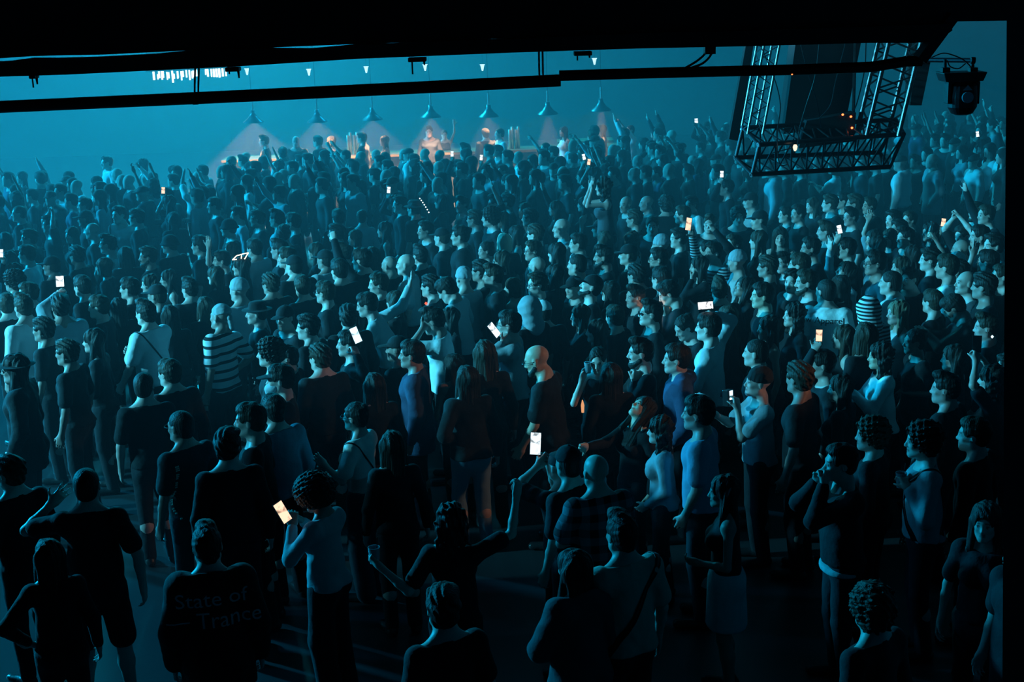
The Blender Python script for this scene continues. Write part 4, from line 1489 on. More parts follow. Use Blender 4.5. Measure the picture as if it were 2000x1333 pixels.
def auto_label(px, py, hair, top, col, pose, face, wearw=''):
    hw = HAIRW[hair]
    tw = {'tee': 't-shirt', 'long': 'long-sleeved top', 'tank': 'tank top', 'crop': 'top', 'coat': 'jacket', 'hoodie': 'hoodie'}[top]
    base = '%s%s person in %s %s' % (hw, wearw, COLW[col], tw)
    near = sorted(LANDMARK, key=lambda l: (l[0] - px) ** 2 + 2.0 * (l[1] - py) ** 2)[:6]

    def rel(l):
        dx, dy = px - l[0], py - l[1]
        if abs(dx) > abs(dy) * 1.2:
            return ('right of ' if dx > 0 else 'left of ') + l[2]
        return ('in front of ' if dy > 0 else 'behind ') + l[2]
    cands = ['%s, %s' % (base, rel(l)) for l in near[:2]]
    cands += ['%s, %s, %s' % (base, POSEW[pose], rel(l)) for l in near[:4]]
    fw = {0: 'back turned', 1: 'side view'}.get(face, 'face shown')
    cands += ['%s, %s, %s' % (base, fw, rel(l)) for l in near[:5]]
    for c in cands:
        if len(c.split()) <= 16 and c not in USED:
            USED[c] = 1
            return c, None
    c = '%s, %s' % (base, rel(near[0]))
    if len(c.split()) > 16:
        c = ' '.join(c.split()[:16])
    USED[c] = USED.get(c, 0) + 1
    return c, 'people ' + rel(near[0])


SKINS = [(0.55, 0.37, 0.33), (0.48, 0.31, 0.28), (0.60, 0.42, 0.38), (0.36, 0.22, 0.19), (0.52, 0.35, 0.31)]
N_PEOPLE = 0


def ordinary(px, py, face, hair, col, pose='n', top=None, wear='', hgt=None, v=0, bottom='long', label=None, group=None, coarse=False, h=None, tilt=0):
    """one member of the crowd; v picks a head turn"""
    global N_PEOPLE
    fem = 1 if hair in 'LWBny' else 0
    if top is None:
        top = ('long' if (N_PEOPLE * 7) % 3 else 'tee') if not fem else ('tank' if N_PEOPLE % 3 == 0 else 'long')
    po = dict(P_ARMS[pose]); po['fem'] = fem
    if HY[v]:
        po['hyaw'] = HY[v]
    if tilt:
        po['hpitch'] = tilt
    rot = face * D2R
    bh = hgt or (1.66 if fem else 1.77)
    xy, hh = fit(po, px, py, rot, bh)
    D = xy[1]
    res = h or (0.0100 if D < 13.5 else 0.0128 if D < 17.5 else 0.0145)
    hk = 's' if hair in HATS else hair
    hats = [HATS[hair]] if hair in HATS else []
    ws = hats + [{'g': 'glasses', 'G': 'sunglasses', 'b': 'beard'}[c] for c in wear]
    hairk = HAIRS[hk] if hair != 's' else ('short', 'messy', 'quiff', 'short', 'messy')[N_PEOPLE % 5]
    hairk = hairk if hair not in HATS else ('buzz' if hair in 'CUH' else None)
    hc = [DARK_HAIR, BROWN_HAIR, DARK_HAIR, (0.03, 0.02, 0.013)][(N_PEOPLE * 5) % 4]
    mat = {'s': STRIPED, 'p': PLAID, 'f': FINE_STRIPED}.get(col)
    sk = SKINS[(N_PEOPLE * 3) % 5]
    hatc = (0.010, 0.010, 0.012) if hair in 'CHU' else (0.30, 0.33, 0.36)
    root, J = make_person(xy, rot, hh, po, top=top, top_col=TOPC[col], top_mat=mat, bottom=bottom, hair=hairk, hair_col=hc, coarse=D > 17.5, wear=ws, wear_col=hatc, skin=sk, h=res)
    N_PEOPLE += 1
    if label is None:
        label, g = auto_label(px, py, hair, top, col, pose, 0 if abs(face) < 40 else (1 if abs(face) < 110 else 2))
        group = group or g
    tag(root, label, 'person', group)
    return root, J, xy, hh, rot


# each line: x y facing hair colour pose wear
ROWS = '''
36 418 90 z k n;12 470 20 B k n;56 466 90 s k n;97 440 120 s k m;52 498 90 s w n;16 508 65 L k n;165 402 110 s k n;166 428 115 C k n;140 460 110 L k n;180 452 100 0 k n
266 426 90 s k n;338 430 30 L k n;288 502 90 s k n b;248 500 10 L k n;202 522 90 B k n;26 550 60 c k n;54 574 90 s k l g;118 600 30 s t n;331 478 60 U k n
252 564 85 s k n;292 556 95 L k n;328 546 110 L k n;306 578 90 C k n;370 565 30 s k n;192 600 90 s k n;332 618 20 L k n;14 596 40 s k n;84 645 80 s k n;45 600 50 s w n
418 402 110 s k n;446 446 115 U k n;464 420 110 s t n;502 428 110 s k n;540 428 90 s t n;572 434 95 s k n;554 458 20 s k n;660 426 30 s k n;656 456 90 s k n g;692 466 90 B k n
750 450 90 L k n;708 425 5 n t n;496 486 60 s t n;452 490 90 L k n;545 488 95 s k n;560 504 90 s k n;574 520 30 C k n;615 492 90 L k n;634 508 40 C t n;668 495 85 s k n
706 508 50 s k J;728 500 30 L k n;662 528 40 s k n;528 556 30 s k n;466 568 40 K t n;634 572 90 s k n g;700 548 15 L k n;738 556 85 s k n;556 622 130 C k n;500 612 100 H k n
830 450 115 s k n;862 464 80 C k n;880 474 95 L k n;926 428 95 s k n;966 398 120 s k v;980 430 90 L k n;957 425 110 c k n;1024 412 90 L k n;1034 426 85 s k n;1084 408 95 L k u
1006 458 90 L k n;1045 458 85 s k n;1128 476 110 s p n;1172 447 80 C k n;948 490 90 n k n;1040 490 90 s k n g;1086 495 60 L k n;978 510 90 L k n G;938 530 95 s k n
962 540 90 s k n;1048 522 60 0 k n;1048 556 90 s k n g;1126 518 90 z k n;1178 500 85 s k n b;1082 538 40 L k n;1120 562 110 C k n;876 624 100 L k n;905 545 50 K t n;1030 606 50 D k n
1132 618 95 L k l;1164 648 85 L k n;1000 562 60 B t n
1222 400 110 0 k n;1238 428 90 s k n;1262 398 110 0 k n;1274 442 150 s k n;1300 400 10 c k n;1332 420 85 s k n;1350 400 110 s w n;1386 438 160 s k n;1442 424 160 c k n;1465 393 100 C t n
1482 430 80 C t n;1232 470 60 W t n;1290 480 85 K k n;1226 498 85 C k n;1324 466 80 s k n;1432 478 100 s k J;1242 538 25 s k n;1438 512 95 K t n;1558 418 95 s k n;1586 402 110 L k n
1534 420 95 s k n;1498 522 70 s k n;1532 514 95 s k n;1560 518 90 s k n;1548 550 120 s k n;1574 552 90 s k n b;1500 642 90 L k n;1405 566 20 s k n;1290 545 65 s k e g
1620 398 100 s k n;1646 392 110 s k n;1668 398 100 s k n;1661 424 95 s k n g;1697 402 110 s k n;1744 430 95 s k n;1776 430 95 s k n;1755 448 80 s k n;1736 466 105 L k n;1710 482 90 L k n
1906 414 110 s k n b;1912 462 90 s k n;1876 488 80 0 k n;1780 500 90 L k n;1758 522 95 L k n;1815 508 60 s k n;1848 522 60 s w n;1878 530 90 s k n;1612 452 100 s k n
232 602 30 L k n;624 700 30 s k n;282 755 20 z k n;775 682 60 C k n;732 755 25 L k n;487 822 90 s k n;445 872 20 s k n;768 872 15 L k n;885 715 20 L k n;948 692 15 L k n
1192 735 10 L k n;1645 660 80 L k n;1475 690 70 z k n;1690 650 20 L k n;1860 700 60 L k n;1925 420 100 s k u;1940 480 100 s k n;1955 540 90 s k n;1968 720 85 s k n
1700 850 60 c k n;1100 905 50 C k n;18 925 50 s k n;1640 760 60 L k n;1560 740 60 s k n;1845 760 50 s k n;1900 850 50 s k n;865 1190 30 s k n;1700 1190 40 c k n
990 395 100 s k n;902 400 110 s k n;860 395 90 L k n;780 400 90 s k n;1140 400 60 L k n;1180 470 60 L k n;820 500 60 s k n;590 560 50 s k n;600 640 70 s k n;400 600 30 L k n;150 500 80 s k n;100 520 60 C k n
1380 490 60 s k n;1480 470 90 L k n;1640 560 60 L k n;1420 620 60 L k n;1240 580 90 s k d;1200 620 60 s k n;1190 570 60 L k n;1820 590 60 s k n;1920 560 80 s k n;1925 640 60 s k n
390 480 80 s k n;420 540 70 L k n;160 560 80 s k n;130 690 80 s k n;560 700 80 s k n;330 730 40 s k n;840 560 90 s k n;770 590 80 L k n;680 620 30 s k n
'''
# ------------------------------------------------------------------ things people hold
SCREEN_W = emit_mat('cool_white_screen', (0.80, 0.93, 1.0), 1.5, 22)
SCREEN_WARM = emit_mat('warm_screen', (1.0, 0.62, 0.42), 1.5, 16)
SCREEN_BLUE = emit_mat('blue_white_screen', (0.55, 0.85, 1.0), 2.2, 14)
GLASSM = simple_mat('clear_plastic_cup', (0.25, 0.32, 0.36), 0.15, 0.1, 0.9)
BOTTLEM = simple_mat('bottle_glass', (0.06, 0.09, 0.09), 0.08, 0.2, 1.0)


def frame(nrm, up):
    n = N3(nrm); x = N3(np.cross(up, n)); u = np.cross(n, x)
    return np.stack([x, n, u], 1)   # columns x, normal, up


def phone(p, nrm, up, label, mat=None, w=0.076, l=0.158, group=None):
    """the lit screen looks along nrm"""
    mat = mat or SCREEN_W
    e = bpy.data.objects.new('phone', None); e.empty_display_size = 0.05
    COL.objects.link(e)
    e.matrix_world = mat4(frame(nrm, up), p)
    MB().box((0, -0.004, 0), (w, 0.008, l)).build('phone_case', BLACK_PLASTIC, e, bevel=0.003)
    MB().box((0, 0.0007, 0), (w - 0.006, 0.0012, l - 0.010)).build('screen', mat, e)
    tag(e, label, 'phone', group)
    return e


def cup(p, label, r=0.040, hgt=0.11, straw=True):
    e = empty('drinking_cup', p)
    n = 18; vs = []
    prof = [(r * .75, -hgt / 2), (r, hgt / 2), (r - 0.003, hgt / 2), (r * .75 - 0.003, -hgt / 2 + 0.004)]
    for rr, z in prof:
        for k in range(n):
            t = 2 * math.pi * k / n; vs.append((rr * math.cos(t), rr * math.sin(t), z))
    f = [(a * n + k, a * n + (k + 1) % n, (a + 1) * n + (k + 1) % n, (a + 1) * n + k) for a in range(3) for k in range(n)]
    f += [tuple(range(n - 1, -1, -1)), tuple(3 * n + k for k in range(n))]
    MB().add(vs, f).build('cup_body', GLASSM, e, smooth=False)
    if straw:
        MB().bar((0.01, 0, -0.03), (0.028, 0.01, 0.12), 0.003, 6).build('straw', BLACK_PLASTIC, e)
    tag(e, label, 'cup')
    return e


def bottle(p, label, tilt=0.0):
    e = empty('beer_bottle', p, (0, tilt, 0))
    MB().lathe((0, 0, -0.10), [(0.029, 0), (0.030, 0.01), (0.030, 0.12), (0.013, 0.17), (0.012, 0.215), (0.014, 0.217), (0.014, 0.23)], 16).build('bottle_body', BOTTLEM, e, smooth=True)
    MB().lathe((0, 0, -0.07), [(0.0308, 0), (0.0308, 0.06)], 16).build('label', MATS['pale_paper'], e)
    tag(e, label, 'bottle')
    return e


def bvh_of(me):
    return BVHTree.FromPolygons([v.co for v in me.vertices], [p.vertices[:] for p in me.polygons])


def strap(root, J, me, slope=0.6, wdt=0.022, color=(0.006, 0.006, 0.008), side=1, name='shoulder_strap', mat=None):
    b = bvh_of(me)
    c = Vector(J['T'](0, 0.0, 0.24)); Rc = J['Rc']
    u = Vector(Rc @ N3([side * slope, 0, 0.85])); y = Vector(Rc @ V(0, 1, 0)); w = u.cross(y).normalized()
    vs = []; n = 64
    for i in range(n):
        t = 2 * math.pi * i / n
        d = u * math.cos(t) + y * math.sin(t)
        for k in (-1, 1):
            o = c + w * k * wdt / 2
            hit = b.ray_cast(o + d * 0.8, -d)
            q = (hit[0] + d * 0.005) if hit[0] is not None else o + d * 0.15
            vs.append(q)
    for i in range(n):  # soften
        pass
    vs2 = vs + [v + (v - c).normalized() * 0.004 for v in vs]
    f = []
    for i in range(n):
        a, b_, c_, d_ = 2 * i, 2 * i + 1, (2 * i + 3) % (2 * n), (2 * i + 2) % (2 * n)
        m = 2 * n
        f += [(a + m, b_ + m, c_ + m, d_ + m), (a, d_, c_, b_), (a, b_, b_ + m, a + m), (d_, d_ + m, c_ + m, c_)]
        f[-2] = (a, a + m, d_ + m, d_); f[-1] = (b_, c_, c_ + m, b_ + m)
    o = MB().add([tuple(v) for v in vs2], f).build(name, mat or LEATHER, root, smooth=True)
    o.color = (*color, 1)
    return o


def lettering(parent, me, text, size, x0, z0, R_, T_, color, back=True, name='lettering'):
    """letters laid on the cloth of the back; flat outline pushed onto the surface"""
    cu = bpy.data.curves.new('lettering', 'FONT')
    cu.body = text; cu.size = size; cu.resolution_u = 3; cu.align_x = 'CENTER'
    tmp = bpy.data.objects.new('lettering_source', cu)
    COL.objects.link(tmp)
    bpy.context.view_layer.update()
    tm = tmp.to_mesh()
    bm_ = [tuple(v.co) for v in tm.vertices]; fs = [tuple(p.vertices) for p in tm.polygons]
    tmp.to_mesh_clear()
    bpy.data.objects.remove(tmp); bpy.data.curves.remove(cu)
    import bmesh
    b = bmesh.new()
    vv = [b.verts.new(v) for v in bm_]
    for f in fs:
        try:
            b.faces.new([vv[i] for i in f])
        except ValueError:
            pass
    bmesh.ops.triangulate(b, faces=b.faces[:])
    bmesh.ops.subdivide_edges(b, edges=[e for e in b.edges if e.calc_length() > size * 0.12], cuts=2)
    bt = bvh_of(me)
    s = -1 if back else 1
    for v in b.verts:
        x, z = x0 + v.co.x * (1 if back else -1), z0 + v.co.y
        o = Vector(T_(x, s * 0.6, z)); d = Vector(R_ @ V(0, -s, 0))
        hit = bt.ray_cast(o, d)
        v.co = (hit[0] - d * 0.004) if hit[0] is not None else o + d * 0.5
    me2 = bpy.data.meshes.new(name)
    b.to_mesh(me2); b.free()
    me2.materials.append(CLOTH)
    o = bpy.data.objects.new(name, me2); COL.objects.link(o)
    o.parent = parent; o.color = (*color, 1)
    return o


def hero(px, py, face, label, short=None, fem=0, handR=None, handL=None, hgt=None, top='tee', col='k', hair='short', hairc=None, wear=(), wearc=(0.01, 0.01, 0.012), h=0.0100, armR=None, armL=None,
         bottom='long', botc=(0.012, 0.013, 0.018), loose=0.008, mat=None, skin=None, z0=0.0, fitr=0.42, bias=0.0, **po_):
    """hands: (px, py, how far from the body along the view, hand shape, elbow hint)"""
    global N_PEOPLE
    po = dict(po_); po['fem'] = fem
    rot = face * D2R
    bh = hgt or (1.67 if fem else 1.79)
    if z0:
        xy = head_at(po, px, py, bh, rot, z0); hh = bh
    else:
        xy, hh = fit(po, px, py, rot, bh, r=fitr)
    for n, hd, pre in (('R', handR, armR), ('L', handL, armL)):
        if hd:
            p = at_y(hd[0], hd[1], xy[1] + hd[2])
            t = to_local(p, xy, rot, hh, z0)
            # the wrist sits a little before the hand's middle
            sg = 1 if n == 'R' else -1
            sh = np.array([sg * 0.17, 0, 1.40]); v = N3(np.array(t) - sh)
            t = np.array(t) - v * 0.07
            hint = hd[4] if len(hd) > 4 else (sg * 0.6, -0.3, -1.0)
            po['arm' + n] = (tuple(round(float(q), 4) for q in t), hint, hd[3])
        elif pre:
            po['arm' + n] = pre
    color = TOPC[col] if isinstance(col, str) else col
    root, J = make_person(xy, rot, hh, po, top=top, top_col=color, top_mat=mat, loose=loose, bottom=bottom, bot_col=botc, hair=None if hair in ('bald', None) else hair,
                          hair_col=hairc or DARK_HAIR, wear=wear, wear_col=wearc, skin=skin or SKINS[N_PEOPLE % 5], h=h, z0=z0)
    N_PEOPLE += 1
    tag(root, label, 'person')
    USED[label] = 1
    if short:
        LANDMARK.append((px, py, short))
    shirt = [c for c in root.children if c.name.split('.')[0] in TOPN.values()]
    return dict(root=root, J=J, xy=xy, h=hh, rot=rot, shirt=shirt[0] if shirt else None, z0=z0)


def wpt(P, p):
    """person coordinates to world"""
    return P['root'].matrix_world @ Vector([float(q) for q in p])


def hand_pt(P, n, along=0.085, palm=0.03, side=0.0):
    J = P['J']
    return wpt(P, J['wr' + n] + J['hf' + n] @ np.array([side, palm, along]))


TOCAM = lambda p: N3(np.array([0, 0, CAM_Z]) - np.array(p))
# fixtures that labels can name
for i, x in enumerate((485, 610, 718, 832, 945, 1060, 1164)):
    LANDMARK.append((x, 262, 'beam of the %s bar lamp' % ORD[i]))
LANDMARK += [(1455, 360, 'the near corner of the truss'), (1735, 345, 'the far corner of the truss'), (1880, 240, 'the moving head light'), (1560, 350, 'the middle of the truss')]

# ---- front rows -------------------------------------------------------------
P = hero(170, 950, 8, 'broad silhouetted man in shorts waving one bent arm, standing on the open dark floor', 'the waving man in shorts', hgt=1.82, handL=(92, 968, 0.1, 'open', (-1, 0.3, -0.35)), handR=(287, 1168, 0.0, 'relax', (0.9, -0.6, 0)),
         col='k', hair='buzz', bottom='shorts', botc=K_, legs='stand', wide=0.05)
P = hero(96, 1088, 25, 'person with long dark hair standing with back turned in front of the waving man', 'the woman in front of the waving man', fem=1, top='long', hair='long', armL='hip', hgt=1.62)
P = hero(405, 1068, 14, 'man in a long black jacket with pale lettering across its back', 'the man in the lettered jacket', hgt=1.80, top='coat', hair='quiff', loose=0.022, armR='down', armL='down', h=0.0092)
T_, Rc_ = P['J']['T'], P['J']['Rc']
ltr = (0.34, 0.38, 0.42)
lettering(P['shirt'], P['shirt'].data, 'State of', 0.135, -0.01, 0.355, Rc_, T_, ltr)
lettering(P['shirt'], P['shirt'].data, '— Trance', 0.135, 0.0, 0.225, Rc_, T_, ltr)
P = hero(612, 968, 62, 'curly-haired woman in a pale blouse looking down at her glowing phone', 'the curly-haired woman with the phone', fem=1, top='long', col=(0.36, 0.40, 0.43), hair='afro', hgt=1.68, hpitch=22, loose=0.010,
         handL=(560, 1022, 0.05, 'grip'), handR=(572, 1020, 0.2, 'relax'), bottom='wide', h=0.0086)
phone(at_y(552, 1001, P['xy'][1] - 0.02), TOCAM(at_y(552, 1001, P['xy'][1])) + np.array([0.5, 0, 0.1]), (-0.42, 0, 1), 'phone with warm glowing screen in the curly-haired woman\'s hands', SCREEN_WARM)
P = hero(882, 1018, -8, 'dark long-haired woman with one bare arm stretched up and the other holding a drink', 'the woman with the outstretched arm', fem=1, top='tee', hair='wavy', hgt=1.70, handR=(1020, 952, 0.15, 'grip', (0.5, -0.2, -1)), handL=(722, 1113, -0.05, 'grip', (-0.3, -0.6, -1)), bottom='wide', h=0.0086)
cup(hand_pt(P, 'L', 0.08, 0.035), 'clear cup held low by the woman with the outstretched arm')
P = hero(1163, 922, 22, 'bald man in a dark plaid shirt seen from behind', 'the bald man in plaid', hgt=1.80, hair='bald', mat=PLAID, col=(0.13, 0.16, 0.19), armL='belly', armR='belly', loose=0.014, h=0.0086)
P = hero(1213, 1045, 28, 'dark-haired man in a pale t-shirt with a black strap across his back', 'the man in the pale t-shirt with a strap', hgt=1.82, hair='quiff', col=(0.30, 0.30, 0.26), armL='drink', loose=0.012, h=0.0086, armR='down')
strap(P['root'], P['J'], P['shirt'].data, 0.62, 0.035, side=1)
P = hero(1118, 1112, 38, 'long-haired woman in a dark puffy jacket left of the man with the strap', 'the woman in the puffy jacket', fem=1, hair='long', top='coat', loose=0.02, col='g', hgt=1.60, armL='belly')
P = hero(1412, 962, 82, 'dark-haired woman in a backless dress with pale cloth knotted round her hips', 'the woman in the backless dress', fem=1, hair='long', hgt=1.64, top='tank', col='k', bottom='skirt', botc=(0.42, 0.48, 0.52), handL=(1352, 1112, -0.05, 'relax'), h=0.0086, loose=0.002)
P = hero(1640, 905, 95, 'man in black with both hands at his mouth and a pale shirt hem showing', 'the man with hands at his mouth', hgt=1.80, top='long', hair='short', armL=None, handL=(1592, 935, -0.05, 'fist'), armR='chin', loose=0.012)
o = build('shirt_hem', [Cone(P['J']['P'] + V(0, 0, -0.085), P['J']['P'] + V(0, 0, -0.06), 0.188, 0.186, np.eye(3), (1, 0.76, 0.16), k=0.01)], 0.010, CLOTH)
link('shirt_hem', o, P['root'], color=(0.4, 0.44, 0.46))
P = hero(1800, 862, 82, 'man in a pale rumpled top with black harness straps holding a drink', 'the man in the harness', hgt=1.80, hair='curly', top='long', col=(0.30, 0.34, 0.37), loose=0.010, handL=(1758, 962, -0.08, 'grip'), h=0.0086, armR='down')
strap(P['root'], P['J'], P['shirt'].data, 0.5, 0.035, side=1); strap(P['root'], P['J'], P['shirt'].data, 0.5, 0.035, side=-1)
cup(hand_pt(P, 'L', 0.08, 0.035), 'small clear cup with a straw held by the man in the harness')
P = hero(1925, 1022, 150, 'dim person whose face is turned to the camera near the lower right corner', 'the dim face at the lower right', fem=1, hair='long', hgt=1.68)
P = hero(1992, 1085, 110, 'barely visible person at the right edge below the pillar', None, hair='short', hgt=1.75)
P = hero(352, 834, 48, 'close-cropped man with shiny sunglasses and a lettered lanyard strip on his black shirt', 'the man with the lanyard', hair='buzz', wear=('sunglasses',), hgt=1.80, hyaw=12, armL='down')
lm = MB()
for k in range(26):
    z = 0.43 - k * 0.017; x = -0.155 + (0.02 * math.sin(k * 0.25))
    bt = bvh_of(P['shirt'].data) if k == 0 else bt
    o_ = Vector(P['J']['T'](x, -0.6, z)); hit = bt.ray_cast(o_, Vector((0, 1, 0)))
    if hit[0] is not None:
        for dx in (-0.012, 0.0, 0.012):
            if (k * 7 + int(dx * 1000)) % 4:
                lm.box((hit[0].x + dx, hit[0].y - 0.003, hit[0].z), (0.008, 0.003, 0.011))
o = lm.build('lanyard_print', MATS['pale_paper'], P['root'])
P = hero(534, 802, 42, 'man in a grey-blue work shirt standing in front of the masked man', 'the man in the grey-blue shirt', hair='short', top='long', col=(0.15, 0.20, 0.26), hgt=1.78, loose=0.012, armL='belly', armR='down', h=0.0092)
P = hero(693, 815, 68, 'woman with her hair in a bun and a white cropped top, one hand held out', 'the woman in the white cropped top', fem=1, hair='bun', top='crop', col=(0.70, 0.70, 0.66), loose=0.012, hgt=1.70, handL=(622, 916, -0.05, 'flat'), armR='belly', bottom='wide', botc=(0.03, 0.05, 0.07), wear=('glasses',), h=0.0086)
strap(P['root'], P['J'], P['shirt'].data, 0.62, 0.012, side=-1)
P = hero(1362, 808, 72, 'tall man in a light blue polo shirt standing with arms down', 'the man in the blue polo', hair='short', hgt=1.86, col=(0.18, 0.30, 0.42), loose=0.010, handL=(1332, 1035, -0.1, 'relax', (-0.5, -1, 0)), h=0.0086, armR='down')
P = hero(1288, 842, 80, 'dark-haired woman in a pale sleeved top beside the man in the blue polo', 'the woman beside the blue polo', fem=1, hair='wavy', hgt=1.66, top='long', col=(0.26, 0.30, 0.33), handL=(1258, 1000, -0.05, 'relax', (-0.5, -1, 0)))
P = hero(1254, 800, 120, 'woman throwing her head far back, throat and forearm lit warm', 'the woman with her head thrown back', fem=1, hair='long', hgt=1.66, top='long', hpitch=-48, hroll=10, handR=(1128, 882, -0.25, 'relax', (0.2, -0.2, -1)), skin=(0.62, 0.42, 0.32), h=0.0086, lean=-6)
P = hero(1048, 704, 72, 'bald bearded man in a black t-shirt with a warm light on his neck', 'the bald bearded man', hair='bald', wear=('beard', 'glasses'), hgt=1.88, hpitch=14, handL=(1008, 905, -0.1, 'relax', (-0.5, -1, 0)), armR='down', loose=0.010, lean=6, h=0.0086, skin=(0.55, 0.36, 0.27))
P = hero(1092, 912, 40, 'dark-capped person holding up a bright phone in front of the bald bearded man', 'the person filming with the bright phone', hair=None, wear=('cap',), hgt=1.62, handL=(1049, 893, 0.1, 'grip'), handR=(1058, 900, 0.2, 'relax'))
phone(at_y(1046, 867, P['xy'][1] + 0.12), TOCAM(at_y(1046, 867, P['xy'][1])) + np.array([0.15, 0, 0]), (0.12, 0, 1), 'brightest phone, white notched screen with a round picture, held upright', SCREEN_W, 0.082, 0.170)
P = hero(912, 742, 16, 'woman with very long dark hair, black top and blue jeans seen from behind', 'the woman in jeans', fem=1, hair='long', hgt=1.72, top='long', col='k', loose=0.02, botc=(0.14, 0.24, 0.32), handL=(880, 872, 0.0, 'relax', (-0.6, -1, 0)), armR='down', legs='bent', h=0.0092)
P = hero(1168, 705, 168, 'woman in a dark tank top facing the camera and holding a glass', 'the woman facing the camera', fem=1, hair='pony', hgt=1.68, top='tank', handR=(1138, 738, -0.15, 'grip', (0.3, 0, -1)), armL='down', hpitch=12, h=0.0086)
cup(hand_pt(P, 'R', 0.085, 0.04) + Vector((0, 0, 0.03)), 'clear glass held by the woman facing the camera', 0.035, 0.10)
P = hero(803, 693, 86, 'dark-haired man in a navy jacket seen in profile below the yawning man', 'the man in the navy jacket', hair='short', top='coat', col='n', hgt=1.80, armL='down', h=0.0092)
P = hero(1320, 702, 86, 'short-haired man in a navy hooded sweater seen in profile', 'the man in the navy hoodie', hair='short', top='hoodie', col=(0.03, 0.06, 0.13), hgt=1.82, armL='pocket', h=0.0092)
P = hero(1250, 690, 92, 'bearded man in black with his hands together at his chest', 'the bearded man with joined hands', hair='quiff', wear=('beard',), hgt=1.80, handL=(1232, 745, -0.1, 'fist'), armR='cross', top='long', h=0.0092)
P = hero(1480, 748, 95, 'person in a dark beanie and pale top looking into a small camera', 'the person with the small camera', hair=None, wear=('beanie',), wearc=(0.01, 0.01, 0.012), hgt=1.74, hpitch=-8, top='tee', col=(0.26, 0.32, 0.36), handL=(1424, 795, -0.1, 'grip'), armR='phone', h=0.0092)
cp = at_y(1428, 778, P['xy'][1] - 0.05)
ce = bpy.data.objects.new('camera_body_held', None); COL.objects.link(ce)
ce.name = 'video_camera'
ce.matrix_world = mat4(frame(N3(np.array([0.75, -0.65, 0.1])), (0.15, 0, 1)), cp)
MB().box((0, -0.03, 0), (0.085, 0.06, 0.14)).build('camera_case', BLACK_PLASTIC, ce, bevel=0.006)
MB().box((0, 0.002, 0.025), (0.045, 0.004, 0.075)).build('screen', SCREEN_BLUE, ce)
MB().lathe((0, -0.06, 0.02), [(0.026, 0), (0.028, 0.03), (0.020, 0.034)], 14, R=np.array([[1, 0, 0], [0, 0, -1], [0, 1, 0.0]])).build('camera_lens', LENS, ce)
tag(ce, 'small camera with a lit screen held by the person in the beanie', 'camera')
P = hero(1718, 697, 86, 'curly-haired woman in a white blouse holding one hand out low', 'the woman in the white blouse', fem=1, hair='wavy', hgt=1.70, top='long', col='w', handL=(1648, 768, -0.05, 'flat'), armR='drink', loose=0.014, h=0.0092, skin=(0.5, 0.33, 0.25))
P = hero(1785, 668, 96, 'woman in a black t-shirt with her hair tied up, bare arm hanging', 'the woman in the black t-shirt', fem=1, hair='bun', hgt=1.70, top='tee', handL=(1778, 782, -0.1, 'relax'), h=0.0092)
P = hero(1935, 742, 60, 'dark-haired person lifting both bare forearms to hold up a camera beside the pillar', 'the person lifting a camera by the pillar', fem=1, hair='wavy', hgt=1.70, handL=(1902, 690, 0.05, 'grip'), handR=(1916, 690, 0.15, 'grip'))
phone(at_y(1908, 672, P['xy'][1] + 0.1), (0.3, 1, 0.2), (0, 0, 1), 'dark phone held up by the person beside the pillar', BLACK_PLASTIC)
P = hero(182, 667, 92, 'woman with long dark hair holding a canned drink before her', 'the woman with the canned drink', fem=1, hair='long', hgt=1.72, handL=(148, 752, -0.1, 'grip'), top='long')
o = MB().lathe(hand_pt(P, 'L', 0.08, 0.035), [(0.028, -0.08), (0.033, -0.074), (0.033, 0.07), (0.027, 0.08)], 18).build('drink_can', MATS['brushed_steel'], smooth=True)
tag(o, 'shiny can held by the long-haired woman left of the white-shirt man', 'can')
P = hero(28, 722, 94, 'man in a black brimmed hat and dark sunglasses with long hair', 'the man in the brimmed hat', hair='long', wear=('brim', 'sunglasses'), hgt=1.84, top='coat', armL='pocket', h=0.0092)
P = hero(284, 613, 58, 'dark-haired man in a white short-sleeved shirt with a thin strap down his back', 'the man in the white shirt', hair='quiff', hgt=1.86, col=(0.60, 0.66, 0.68), loose=0.012, handL=(228, 782, -0.05, 'relax', (-0.5, -1, 0)), armR='drink', h=0.0086)
strap(P['root'], P['J'], P['shirt'].data, 0.55, 0.014, side=-1)
P = hero(430, 620, 62, 'man in a boldly striped shirt and pale head wrap holding a bottle', 'the man in the striped shirt', hair=None, wear=('scarf',), wearc=(0.30, 0.34, 0.36), hgt=1.84, side=9, col=(0.62, 0.66, 0.68), mat=STRIPED, loose=0.012, top='tee', handR=(462, 738, 0.1, 'grip', (0.6, -0.2, -1)), armL='down', h=0.0086)
bottle(hand_pt(P, 'R', 0.085, 0.035) + Vector((0.01, 0, 0.05)), 'glass bottle held by the man in the striped shirt', 0.2)
P = hero(546, 742, 96, 'man in a black cap with a pale scarf tied over his mouth', 'the masked man in the black cap', hair='short', wear=('cap',), hgt=1.80, armL='drink', top='long')
o = build('face_scarf', [Ell((0, 0.045, -0.060), (0.070, 0.068, 0.052), k=0.02), Cone((0, 0.09, -0.08), (0, 0.10, -0.14), 0.045, 0.02, k=0.03), Noise(0.004, 60, 4)], 0.007, CLOTH)
link('face_scarf', o, P['root'], mat4(P['J']['Rh'], P['J']['head']), (0.42, 0.50, 0.54))
P = hero(526, 690, 92, 'man with tall curly dark hair just behind the masked man', 'the curly-haired man', hair='curly', hgt=1.80, top='long', armL='belly')
P = hero(680, 672, 92, 'dark-haired young man in profile with a lit phone beside his face', 'the young man beside the lit phone', hair='short', hgt=1.76, top='long', handL=(700, 684, -0.30, 'grip'))
